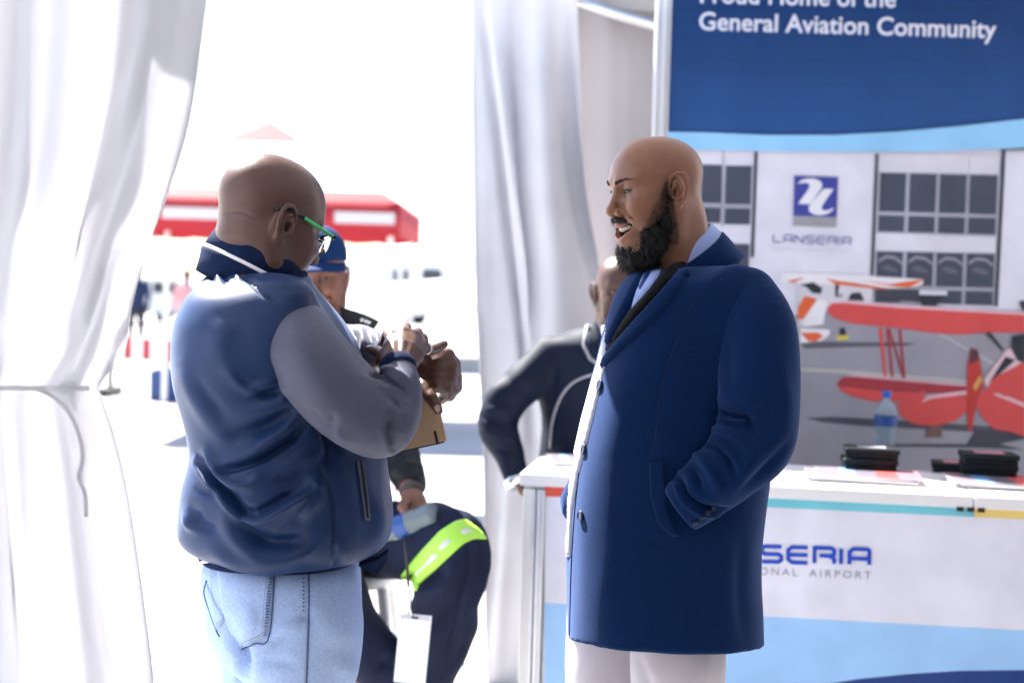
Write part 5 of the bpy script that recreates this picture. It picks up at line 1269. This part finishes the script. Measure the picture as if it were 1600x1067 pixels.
MB().box(BRn+e1n*(Wn/2)-e2n*.001+e3*.0035, (Wn*.98, .0032, .008), rotn).build('elastic_band', m_el, nb)
MB().box(BRn+e1n*.012-e2n*.0016+e3*.010, (.007, .003, .017), rotn).build('elastic_loop', m_el, nb)
# ------------------------------------------------------------------ seated person in cap behind the jacketed one
pC = thing('person', 'seated person in blue cap and dark work clothes behind the notebook', 'person', P(560, 1200, 4.25).xy.to_3d())
skC = srgb(142, 94, 74, .68); scC = 1.03
MC = frame((-.02, -1, -.16), (-.05, 0, 1)); OC = PN(498, 436, 4.22)
HC = head_sdf(fat=.4, open_=.35, smile=1, neck=.060, squint=.8, ears=.5)
VH, QH = mesh_sdf(HC, (-.12, -.16, -.2), (.12, .15, .15), .0028)
CHc = head_colors(VH, skC, srgb(140, 84, 80, .7), .35, [((0, .095, -.045), (.03, .02, .006), .5, (.02, .018, .018)), ((0, .08, -.10), (.03, .03, .02), .4, (.03, .027, .027))], 1.)
WHc = (VH*scC)@MC.T+OC
handC = SDF(); handC.add(pchain([(640, 765, 3.98, 17), (648, 785, 3.95, 18)])); handC.add(pchain([(648, 785, 3.95, 17), (652, 800, 3.93, 16)]), .01)
for dx, dd in ((0, 0), (8, .01), (16, .02), (24, .04)):
    handC.add(pchain([(640+dx*.9, 795, 3.925, 8), (634+dx, 812, 3.90, 7), (636+dx, 828, 3.92, 6.4), (640+dx, 834, 3.96, 5.5)]), .004)
handC.add(pchain([(636, 780, 3.93, 9), (628, 792, 3.89, 7.5), (634, 802, 3.87, 6.5)]), .006)
lo, hi = bounds([(610, 750, 3.84), (690, 850, 4.02), (610, 850, 4.02), (690, 750, 3.84)], .02); V1, Q1 = mesh_sdf(handC, lo, hi, .003)
BC = SDF(); BC.add(slices(px_rows([(510, 450, 560, 4.28, .08), (560, 420, 590, 4.28, .12), (700, 440, 580, 4.3, .12), (840, 440, 590, 4.3, .12)])))
BC.add(pchain([(560, 840, 4.25, 38), (715, 845, 3.92, 26), (665, 1040, 4.1, 20)]), .02); BC.add(pchain([(480, 840, 4.3, 38), (500, 880, 4.0, 26), (560, 1050, 4.15, 20)]), .02)
BC.add(pchain([(585, 560, 4.2, 22), (612, 690, 4.12, 20), (642, 766, 3.98, 13)]), .02)
lo, hi = bounds([(400, 480, 3.8), (780, 1120, 4.45), (400, 1120, 3.8), (780, 480, 4.45)], .03); VB, QB = mesh_sdf(BC, lo, hi, .016)
Vj, Qj, Cj = joinm([(WHc, QH, CHc), (V1, Q1, skC), (VB, QB, skC)])
obj('body', Vj, Qj, m_skin, pC, True, col=Cj); eyes(pC, MC, OC, scC, (-.1, 1, -.1))
tb = MB()
for k in range(-3, 3): tb.box((np.array(((k+.5)*.0065, .0865-abs(k+.5)**2*.0006, -.0625))*scC)@MC.T+OC, (.006, .004, .009), MC, .001)
tb.build('teeth', m_teeth, pC)
m_cap2 = mat('blue_cap_cloth', (.006, .030, .11), .8, spec=.15, bump=.3, bscale=500, bdist=.0006, var=.06, vscale=80)
CP = SDF(); CP.add(ell((0, -.010, .062), (.084, .104, .094))); CP.cut(half((0, 0, .052), (0, .12, -1)), .004)
CP.sub(ell((0, -.010, .050), (.078, .098, .084)))
V, Q = mesh_sdf(CP, (-.12, -.16, .0), (.12, .14, .18), .003); cap_o = obj('cap', (V*scC)@MC.T+OC, Q, m_cap2, pC)
bv = []; NB_ = 24
for j in range(7):
    for i in range(NB_+1):
        a = math.pi*(.06+.88*i/NB_); r0 = 1.0; ext = .062*j/6*(math.sin(a)**.55)
        x = math.cos(a)*(.082+.004*j/6); y = -.010+math.sin(a)*.101+ext; z = .063-.018*j/6-2.4*x*x
        bv.append((x, y, z))
Q = np.array([(j*(NB_+1)+i, j*(NB_+1)+i+1, (j+1)*(NB_+1)+i+1, (j+1)*(NB_+1)+i) for j in range(6) for i in range(NB_)])
o = obj('brim', (np.array(bv)*scC)@MC.T+OC, Q, m_cap2, cap_o); solidify(o, .003)
MB().lathe([(.007, 0), (.006, .004), (0, .005)], Vector((np.array((0, -.01, .149))*scC)@MC.T+OC), 12).build('top_button', m_cap2, cap_o)
m_jk = mat('black_jacket', (.008, .010, .013), .55, spec=.25, bump=.3, bscale=120, bdist=.002, var=.1, vscale=40)
JC = SDF(); JC.add(slices(px_rows([(498, 455, 545, 4.28, .085), (515, 420, 575, 4.28, .12), (545, 400, 597, 4.28, .15), (620, 405, 600, 4.28, .16), (720, 420, 600, 4.28, .165), (850, 425, 606, 4.29, .17), (880, 430, 604, 4.29, .165)]), 2.3, .02))
JC.add(pchain_s([(578, 545, 4.22, 26), (600, 610, 4.18, 29), (618, 690, 4.12, 31), (634, 735, 4.05, 29), (642, 758, 4.0, 22)]), .03)
JC.add(pchain_s([(425, 545, 4.24, 28), (415, 650, 4.2, 30), (450, 740, 4.1, 28)]), .03)
lo, hi = bounds([(370, 470, 3.9), (700, 900, 4.5), (370, 900, 3.9), (700, 470, 4.5)], .03); V, Q = mesh_sdf(JC, lo, hi, .0065)
V = noise_disp(V, Q, 14, .010); V = sculpt(V, Q, [([(600, 740), (640, 725), (668, 735)], 6, 8), ([(610, 758), (640, 748), (668, 755)], 5, -8), ([(605, 700), (640, 695)], 8, -6)])
obj('jacket', V, Q, m_jk, pC); tJ = bvh_of(V, Q)
MB().lathe([(.030, 0), (.034, .006), (.034, .022), (.029, .028)], P(641, 762, 3.985), 20, P(648, 785, 3.95)-P(641, 762, 3.985)).build('cuff', mat('grey_knit', (.06, .055, .055), .9, bump=.8, bscale=300), pC, True)
# stiff stand-up collar leaf
cv = [P(530, 478, 4.16), P(560, 487, 4.12), P(592, 501, 4.10), P(584, 514, 4.12), P(556, 512, 4.16), P(534, 508, 4.2)]
MBc = MB(); nrm = Vector((.2, -.9, .3)).normalized()
n = len(cv); MBc.add([tuple(v) for v in cv]+[tuple(v+Vector((.0, .012, -.004))) for v in cv], [tuple(range(n)), tuple(range(2*n-1, n-1, -1))]+[(i, n+i, n+(i+1) % n, (i+1) % n) for i in range(n)])
MBc.build('collar', m_jk, pC)
for x, y in ((566, 500), (572, 502), (577, 504)): MB().lathe([(.005, 0), (.005, .003), (0, .004)], P(x, y, 4.10), 10, (0, -1, .2)).build('snap_stud', m_silver, pC)
m_wt = mat('navy_work_cloth', (.013, .018, .042), .8, bump=.2, bscale=400, var=.06, vscale=60, spec=.12)
TC = SDF(); TC.add(pchain_s([(545, 850, 4.28, 62), (610, 846, 4.1, 56), (668, 838, 3.96, 54), (712, 846, 3.88, 47)]))
TC.add(pchain_s([(714, 846, 3.88, 47), (706, 900, 3.91, 56), (688, 975, 3.99, 53), (668, 1040, 4.07, 48), (655, 1085, 4.12, 42)]), .03)
TC.add(pchain_s([(480, 850, 4.28, 60), (500, 870, 4.05, 54), (520, 885, 3.95, 48)]), .02); TC.add(pchain_s([(520, 885, 3.97, 48), (560, 990, 4.06, 46), (610, 1050, 4.12, 42), (620, 1085, 4.14, 40)]), .02)
lo, hi = bounds([(400, 770, 3.75), (790, 1150, 4.45), (400, 1150, 3.75), (790, 770, 4.45)], .04); V, Q = mesh_sdf(TC, lo, hi, .006)
V = noise_disp(V, Q, 9, .02); fT = lambda x, y: (560+x/2.622, 660+y/2.622)
V = sculpt(V, Q, [([fT(240, 660), fT(300, 640), fT(350, 610)], 9, -24, .5), ([fT(250, 700), fT(330, 690), fT(420, 560)], 12, 20), ([fT(460, 480), fT(465, 600), fT(430, 780), fT(380, 960)], 5, 12, .7), ([fT(300, 860), fT(400, 760), fT(440, 700)], 12, -20), ([fT(100, 950), fT(140, 940), fT(170, 930)], 7, 9), ([fT(90, 1000), fT(150, 985)], 6, -9)])
obj('trousers', V, Q, m_wt, pC); tT = bvh_of(V, Q)
m_lime = mat('lime_tape', (.42, .80, .09), .6); m_refl = mat('reflective_tape', (.62, .66, .62), .4)
fK = lambda x, y: (560+x/3.264, 740+y/3.264)
band = [fK(*p) for p in ((195, 545), (258, 465), (326, 385), (416, 290), (495, 240), (545, 230), (625, 290), (660, 335), (595, 330), (535, 355), (475, 412), (390, 492), (318, 556), (274, 590), (200, 574))]
patch('lime_band', tT, band, .006, m_lime, pC, 4, 3, 3.85)
for a in ([(270, 530), (300, 490), (345, 455), (360, 470), (315, 505), (285, 535)], [(330, 470), (380, 400), (425, 410), (380, 455), (350, 475)], [(400, 385), (440, 330), (490, 325), (455, 375), (425, 395)], [(500, 300), (540, 270), (590, 295), (540, 315)]):
    patch('reflective_tape', tT, [fK(*p) for p in a], .0085, m_refl, pC, 3, 2, 3.85)
for x, y, d in ((655, 1125, 4.12), (612, 1120, 4.14)):
    q = P(x, y, d); S = SDF(); c = np.array(q); f = np.array((.35, -.93, -.05)); S.add(cap(c-f*.06, c+f*.15, .042, .04)); S.add(cap(c-f*.05, c-f*.04+np.array((0, 0, .11)), .046, .046), .03); S.cut(half(c-np.array((0, 0, .04)), (0, 0, -1)), .006)
    V, Q = mesh_sdf(S, c-.25, c+.25, .008); obj('boot', V, Q, m_jk, pC)
# bar stool
st_ = thing('bar_stool', 'white legged bar stool under the seated person', 'stool', P(545, 1225, 4.3).xy.to_3d())
sc0 = P(540, 905, 4.28)
MB().lathe([(.17, 0), (.18, .01), (.18, .035), (.16, .045)], sc0, 32).build('seat', m_white, st_, True)
fr = []
for sx, sy in ((-1, -1), (1, -1), (1, 1), (-1, 1)):
    a = sc0+Vector((sx*.12, sy*.12, 0)); b = Vector((sc0.x+sx*.21, sc0.y+sy*.21, 0)); MB().tube([a, b], .016, 10).build('leg', m_white, st_, True); fr.append(a.lerp(b, .55))
for i in range(4): MB().tube([fr[i], fr[(i+1) % 4]], .011, 8).build('foot_rail', m_white, st_, True)
bottle(P(681, 800, 3.84), P(600, 832, 3.90)-P(681, 800, 3.84), 1.0, 'small water bottle held sideways in the seated person\'s hand')
# badge on a lanyard
bd = thing('name_badge', 'white name badge hanging on a lanyard from the seated person\'s hand', 'badge', P(645, 1060, 3.8))
MB().tube([P(632, 838, 3.86), P(636, 880, 3.80), P(638, 915, 3.77)], .004, 6).build('lanyard', mat('grey_strap', (.06, .05, .05), .8), bd, True)
MB().tube([P(639, 915, 3.77), P(641, 935, 3.765), P(640, 950, 3.76), P(643, 962, 3.76)], .0035, 8).build('clip', m_silver, bd, True)
r_ = Matrix.Rotation(R(4), 3, 'Y'); cB_ = P(645, 1013, 3.77)
MB().box(cB_, (.084, .003, .185), r_, .001).build('card', mat('badge_card', (.80, .80, .84), .3), bd)
MB().box(cB_+Vector((.004, -.0022, .084)), (.078, .001, .012), r_).build('holder_strip', mat('badge_strip', (.5, .5, .54), .3), bd)
MB().box(cB_+Vector((.004, -.0034, .084)), (.018, .001, .005), r_).build('holder_slot', m_blk, bd)

# ------------------------------------------------------------------ standing person behind the counter end
pD = thing('person', 'standing person in dark piped jacket, hand on hip, half hidden behind the overcoat', 'person', P(950, 1200, 4.78).xy.to_3d())
skD = srgb(118, 80, 66, .42); scD = 1.05
MD = frame((.12, -1, -.05), (.02, 0, 1)); OD = PN(969, 461, 4.75)
HD = head_sdf(fat=.3, open_=0, smile=.5, neck=.062, squint=.3)
VH, QH = mesh_sdf(HD, (-.12, -.16, -.2), (.12, .15, .15), .0028)
WHd = (VH*scD)@MD.T+OD
CHd = head_colors(VH, skD, srgb(120, 76, 74, .6), 0, [((0, -.02, .09), (.07, .085, .045), .55, (.03, .027, .027))], .5)
BD_ = SDF(); BD_.add(slices(px_rows([(520, 930, 1010, 4.78, .08), (560, 880, 1060, 4.78, .12), (700, 880, 1060, 4.78, .13), (860, 880, 1050, 4.78, .12)])))
BD_.add(pchain([(920, 860, 4.78, 36), (915, 1160, 4.78, 20)]), .02); BD_.add(pchain([(1010, 860, 4.78, 36), (1010, 1160, 4.78, 20)]), .02)
BD_.add(pchain([(862, 560, 4.75, 18), (778, 640, 4.72, 15), (808, 745, 4.66, 11), (822, 765, 4.64, 14)]), .02)
lo, hi = bounds([(740, 500, 4.5), (1120, 1190, 5.), (740, 1190, 4.5), (1120, 500, 5.)], .03); VB, QB = mesh_sdf(BD_, lo, hi, .016)
Vj, Qj, Cj = joinm([(WHd, QH, CHd), (VB, QB, skD)]); obj('body', Vj, Qj, m_skin, pD, True, col=Cj); eyes(pD, MD, OD, scD, (.1, 1, 0))
m_dj = mat('midnight_jacket', (.006, .011, .028), .65, bump=.25, bscale=200, var=.08, vscale=60, spec=.2)
JD = SDF(); JD.add(slices(px_rows([(508, 925, 1015, 4.78, .09), (522, 880, 1055, 4.78, .12), (545, 842, 1085, 4.78, .15), (600, 838, 1095, 4.78, .16), (700, 845, 1085, 4.78, .16), (800, 838, 1085, 4.78, .165), (852, 830, 1090, 4.78, .165)]), 2.3, .02))
JD.add(pchain_s([(858, 556, 4.74, 28), (825, 592, 4.72, 31), (785, 634, 4.70, 32), (778, 668, 4.69, 30), (794, 710, 4.67, 24), (806, 742, 4.65, 19)]), .025)
JD.add(pchain_s([(1075, 560, 4.74, 30), (1110, 650, 4.72, 30), (1090, 740, 4.6, 24)]), .025)
JD.sub(ell(PN(831, 668, 4.70), (.030, .2, .06)), .02)
lo, hi = bounds([(720, 490, 4.45), (1150, 870, 5.), (720, 870, 4.45), (1150, 490, 5.)], .03); V, Q = mesh_sdf(JD, lo, hi, .0065)
V = noise_disp(V, Q, 12, .010); V = sculpt(V, Q, [([(752, 650), (790, 662), (815, 655)], 5, -9), ([(756, 672), (790, 684), (812, 680)], 5, 7), ([(770, 700), (800, 706)], 5, -7), ([(790, 590), (830, 620), (850, 640)], 9, -6), ([(870, 560), (860, 640)], 7, -8), ([(760, 640), (800, 640)], 6, 7)])
obj('jacket', V, Q, m_dj, pD); tD = bvh_of(V, Q)
m_pipe = mat('pale_piping', (.30, .30, .34), .6)
MB().tube(seam(tD, [(861, 700), (864, 660), (876, 622), (898, 596), (935, 582)], 0, .003, 4.6), .0045, 6).build('piping', m_pipe, pD, True)
MB().tube([P(918, 508, 4.67), P(912, 538, 4.64), P(922, 560, 4.62), P(940, 572, 4.61)], .006, 6).build('collar_piping', m_pipe, pD, True)
patch('collar', tD, [(915, 510), (932, 500), (942, 530), (945, 570), (925, 560), (914, 538)], .02, m_dj, pD, 4, 5, 4.65)
patch('shirt_front', tD, [(938, 506), (975, 520), (975, 560), (946, 566), (942, 530)], .012, m_shirt, pD, 5, 4, 4.65)
TD = SDF(); TD.add(pchain([(880, 830, 4.78, 56), (890, 1000, 4.78, 42), (895, 1160, 4.78, 34)])); TD.add(pchain([(1020, 830, 4.78, 58), (1010, 1000, 4.78, 42), (1005, 1160, 4.78, 34)]), .03)
lo, hi = bounds([(800, 780, 4.5), (1100, 1190, 5.), (800, 1190, 4.5), (1100, 780, 5.)], .03); V, Q = mesh_sdf(TD, lo, hi, .01); obj('trousers', V, Q, m_dj, pD)
wt = P(806, 753, 4.63)
MB().lathe([(.034, -.012), (.037, -.008), (.037, .008), (.034, .012)], wt, 20, P(812, 765, 4.62)-P(802, 738, 4.65)).build('wrist_watch', m_silver, pD, True)
for x, d in ((895, 4.78), (1005, 4.78)): q = P(x, 1175, d); shoe(pD, (q.x, q.y, 0), (.1, -1, 0), m_shoe)

# ------------------------------------------------------------------ out on the apron
m_red = mat('red_canvas', (.52, .035, .05), .7, transl=.3); m_wcan = mat('white_canvas', (.8, .8, .8), .7, transl=.3)
def gp(px, d): q = P(px, 437, d); return Vector((q.x, q.y, 0))
gz = thing('gazebo', 'red and white pop-up gazebo standing on the sunny apron', 'gazebo', gp(404, 15.4))
a_ = gp(128, 14); b_ = gp(622, 14); gw = (b_-a_).length; c0_ = a_; dep = Vector((0, gw, 0)); ux = (b_-a_).normalized()
def zat(py, d): return CAMZ+(437-py)/F*d
zb, zt_, zp_ = zat(368, 14), zat(316, 14), zat(193, 15.5)
cs = [c0_, c0_+ux*gw, c0_+ux*gw+dep, c0_+dep]; ctr = c0_+ux*gw/2+dep/2
for i in range(4):
    p, q = cs[i], cs[(i+1) % 4]; Z = lambda v, z: (v.x, v.y, z)
    apex = Vector((ctr.x, ctr.y, zp_)); pa = Vector(Z(p, zt_)); qa = Vector(Z(q, zt_))
    t1 = .70
    pm = pa.lerp(apex, t1); qm = qa.lerp(apex, t1); pe = pa.lerp(apex, .12); qe = qa.lerp(apex, .12)
    solidify(obj('roof_edge', [pa, qa, qe, pe], [(0, 1, 2, 3)], m_red, gz, False), .004)
    solidify(obj('roof_panel', [pe, qe, qm, pm], [(0, 1, 2, 3)], m_wcan, gz, False), .004)
    solidify(obj('roof_cap', [pm, qm, apex], [(0, 1, 2)], m_red, gz, False), .004)
    V = []; n = 24
    for k in range(n+1):
        v = p.lerp(q, k/n); V += [Z(v, zt_), Z(v, zb+.012*math.sin(k*1.9))]
    solidify(obj('valance', V, [(2*k, 2*k+1, 2*k+3, 2*k+2) for k in range(n)], m_red, gz, True), .003)
    o_ = Vector((0, -.012, 0)) if i == 0 else Vector((0, 0, 0))
    if i == 0:
        for f0, f1 in ((.05, .20), (.25, .44), (.50, .70), (.795, .985)):
            u0, u1 = p.lerp(q, f0)+o_, p.lerp(q, f1)+o_; h_ = zt_-zb
            obj('printed_band', [Z(u0, zb+.36*h_), Z(u1, zb+.36*h_), Z(u1, zb+.70*h_), Z(u0, zb+.70*h_)], [(0, 1, 2, 3)], m_wcan, gz, False)
    pi_ = p.lerp(ctr, .06); MB().box((pi_.x, pi_.y, zt_/2), (.05, .05, zt_)).build('leg', m_white, gz)
# striped barrier
br_ = thing('striped_barrier', 'low red and white striped barrier on the apron at left', 'barrier', gp(220, 18))
bz0, bz1 = zat(571, 18), zat(536, 18); xa = gp(150, 18); xb = gp(300, 17.6)
for k, (pa_, pb_) in enumerate(((170, 189), (189, 199), (199, 210), (210, 228), (228, 239), (239, 257), (257, 280), (280, 300))):
    p0 = xa.lerp(xb, (pa_-150)/150); p1 = xa.lerp(xb, (pb_-150)/150); c_ = (p0+p1)/2
    MB().box((c_.x, c_.y, (bz0+bz1)/2), ((p1-p0).length, .06, bz1-bz0), Matrix.Rotation(math.atan2((p1-p0).y, (p1-p0).x), 3, 'Z')).build('stripe_board', m_red if k % 2 == 0 and k else m_white, br_)
for f_ in (.16, .76):
    q = xa.lerp(xb, f_); mb_ = MB(); mb_.box((q.x, q.y+.04, bz0/2), (.06, .05, bz0)); mb_.box((q.x, q.y, .05), (.16, .7, .1)); mb_.build('foot', mat('black_plastic', (.02, .02, .02), .5), br_)
# people far out on the apron (heads, torsos, legs as single skinned figures)
def far_person(px, d, h, cl, tr_, label, sit=False):
    b = gp(px, d); t = thing('person', label, 'person', b, 'people out on the apron')
    sc_ = h/1.75; B = np.array(b)
    def p(x, y, z): return B+np.array((x, y, z))*sc_
    S = SDF(); S.add(ell(p(0, 0, 1.63), np.array((.08, .095, .12))*sc_)); S.add(cap(p(0, 0, 1.42), p(0, 0, 1.55), .055*sc_), .03)
    S.add(ell(p(0, 0, 1.2), np.array((.18, .12, .28))*sc_), .05); S.add(ell(p(0, 0, .92), np.array((.165, .12, .16))*sc_), .06)
    leg = []
    for s in (-1, 1):
        S.add(chain([p(s*.18, 0, 1.38), p(s*.25, -.02, 1.12), p(s*.22, -.10, .90), p(s*.21, -.14, .82)], [.055*sc_, .046*sc_, .036*sc_, .04*sc_]), .03)
        S.add(chain([p(s*.09, 0, .88), p(s*.10, -.03, .48), p(s*.11, .02, .06), p(s*.11, -.14, .04)], [.085*sc_, .06*sc_, .042*sc_, .04*sc_]), .03)
    V, Q = mesh_sdf(S, B-np.array((.5, .5, .02)), B+np.array((.5, .5, h+.1)), .02); z = (V[:, 2])/sc_
    C = np.tile(np.array(cl), (len(V), 1)); C[z < .90] = tr_; C[z > 1.46] = skD; C[z < .08] = (.02, .02, .02); C[(np.abs(V[:, 0]-B[0])/sc_ > .17) & (z < .9) & (z > .7)] = skD
    obj('body', V, Q, mat('plain_clothes', rough=.8, attr=True), t, True, col=C)
far_person(214, 27, 1.74, (.010, .022, .07), (.012, .015, .03), 'far person in dark blue beside the left curtain')
far_person(292, 27, 1.66, (.62, .33, .33), (.5, .42, .4), 'far person in pale pink left of the shaved head')
cr = thing('plastic_crate', 'blue plastic crate on the ground beside the striped barrier', 'crate', gp(275, 17.4)); q = gp(275, 17.4)
for sx, sy, wx, wy in ((0, -.19, .5, .03), (0, .19, .5, .03), (-.235, 0, .03, .36), (.235, 0, .03, .36)): MB().box((q.x+sx, q.y+sy, .19), (wx, wy, .38), None, .006).build('side', mat('blue_plastic', (.015, .05, .17), .5), cr)
MB().box((q.x, q.y, .03), (.44, .34, .03)).build('base', mat('blue_plastic'), cr)
# parked white low-wing aircraft
ac = thing('light_aircraft', 'white parked aircraft with a long wing in the bright background', 'aircraft', gp(700, 28))
m_acw = mat('aircraft_white', (.8, .8, .8), .35); m_win = mat('dark_window', (.03, .035, .05), .15)
def apx(px, py, d): return np.array(P(px, py, d))
FU = SDF(); FU.add(chain([apx(470, 440, 30), apx(560, 436, 30), apx(680, 432, 30), apx(800, 424, 30), apx(920, 418, 30)], [.30, .62, .66, .42, .16]))
lo, hi = bounds([(430, 400, 29), (960, 470, 31)], .8); V, Q = mesh_sdf(FU, lo, hi, .06); obj('fuselage', V, Q, m_acw, ac)
CN_ = SDF(); CN_.add(ell(apx(650, 422, 30), (1.1, .55, .55))); V, Q = mesh_sdf(CN_, apx(650, 422, 30)-1.4, apx(650, 422, 30)+1.4, .06); obj('canopy', V, Q, m_acw, ac)
for x0_, x1_ in ((606, 620), (630, 642), (660, 690)):
    MB().box(P((x0_+x1_)/2, 430, 29.30), ((x1_-x0_)*30/F, .04, .24), None, .01).build('window', m_win, ac)
wv = []; wf = []
for t, th in ((0, .22), (.5, .16), (1, .09)):
    r0 = Vector(P(660, 462, 28.8)); tip = Vector(P(820, 452, 21)) ; q = r0.lerp(tip, t); ch_ = 1.5-.5*t
    wv += [tuple(q+Vector((-ch_/2, 0, 0))), tuple(q+Vector((-ch_/4, 0, th/2))), tuple(q+Vector((ch_/2, 0, .02))), tuple(q+Vector((-ch_/4, 0, -th/2)))]
for i in range(2):
    for k in range(4): wf.append((i*4+k, i*4+(k+1) % 4, i*4+4+(k+1) % 4, i*4+4+k))
wf += [(3, 2, 1, 0), (8, 9, 10, 11)]
wv2 = [tuple(apx(x, y, d)) for x, y, d in ((535, 455, 27), (600, 444, 29.2), (770, 430, 29.2), (790, 436, 27.4), (770, 474, 24.5), (620, 484, 24.5), (545, 486, 24.5))]
n = len(wv2); obj('wing', np.array(wv2+[(x, y, z-.12) for x, y, z in wv2]), [tuple(range(n)), tuple(range(2*n-1, n-1, -1))]+[(i, n+i, n+(i+1) % n, (i+1) % n) for i in range(n)], m_acw, ac, False)
obj('tail_fin', [tuple(apx(x, y, d)) for x, y, d in ((860, 420, 30), (920, 418, 30), (945, 350, 30), (915, 350, 30))]+[tuple(apx(x, y, 30.08)) for x, y in ((860, 420), (920, 418), (945, 350), (915, 350))], [(0, 1, 2, 3), (7, 6, 5, 4), (0, 4, 5, 1), (1, 5, 6, 2), (2, 6, 7, 3), (3, 7, 4, 0)], m_acw, ac, False)
for px in (637, 560):
    q = P(px, 480, 26.2); MB().tube([q, (q.x, q.y, .25)], .06, 8).build('gear_strut', mat('dark_steel', (.05, .05, .055), .5), ac, True)
    MB().lathe([(.10, -.08), (.25, -.07), (.26, 0), (.25, .07), (.10, .08)], (q.x, q.y, .26), 20, (1, 0, 0)).build('wheel', mat('black_rubber', (.02, .02, .02), .8), ac, True)
# parked cars far left
def car(px, d, col, label):
    b = gp(px, d); t = thing('parked_car', label, 'car', b, 'cars parked beyond the apron')
    prof = [(-2.1, .35), (-2.15, .8), (-1.5, .92), (-.8, 1.42), (.7, 1.45), (1.5, .98), (2.1, .88), (2.15, .35)]
    V = [(b.x+x, b.y-.85, z) for x, z in prof]+[(b.x+x, b.y+.85, z) for x, z in prof]; n = len(prof)
    obj('body', V, [tuple(range(n)), tuple(range(2*n-1, n-1, -1))]+[(i, (i+1) % n, n+(i+1) % n, n+i) for i in range(n)][::1], mat('car_'+label.split()[1], col, .3), t, False)
    for xa_, xb_ in ((-.95, -.1), (.0, .85)): MB().box((b.x+(xa_+xb_)/2, b.y-.855, 1.14), (xb_-xa_, .02, .34)).build('window', m_win, t)
    for xw in (-1.35, 1.35): MB().lathe([(.15, -.1), (.31, -.09), (.31, .09), (.15, .1)], (b.x+xw, b.y-.80, .31), 18, (0, 1, 0)).build('wheel', mat('black_rubber'), t, True)
car(250, 44, (.75, .75, .76), 'far white car parked left of the gazebo legs'); car(330, 47, (.5, .5, .54), 'far silver car parked behind the shaved head'); car(600, 52, (.7, .72, .78), 'far pale car parked behind the aircraft wing')

# white trestle table out on the apron
tt_ = thing('trestle_table', 'white folding table on the apron behind the notebook', 'table', gp(700, 9.6)); q = gp(700, 9.6); zt2 = .80
MB().box((q.x, q.y, zt2), (.75, .7, .04), None, .006).build('table_top', m_white, tt_)
for sx in (-.33, .33):
    for sy in (-.3, .3): MB().tube([(q.x+sx, q.y+sy, zt2-.02), (q.x+sx*1.05, q.y+sy*1.05, 0)], .017, 8).build('leg', mat('grey_tube', (.16, .16, .17), .5), tt_, True)
    MB().tube([(q.x+sx, q.y-.3, .3), (q.x+sx, q.y+.3, .3)], .012, 8).build('stretcher', mat('grey_tube'), tt_, True)
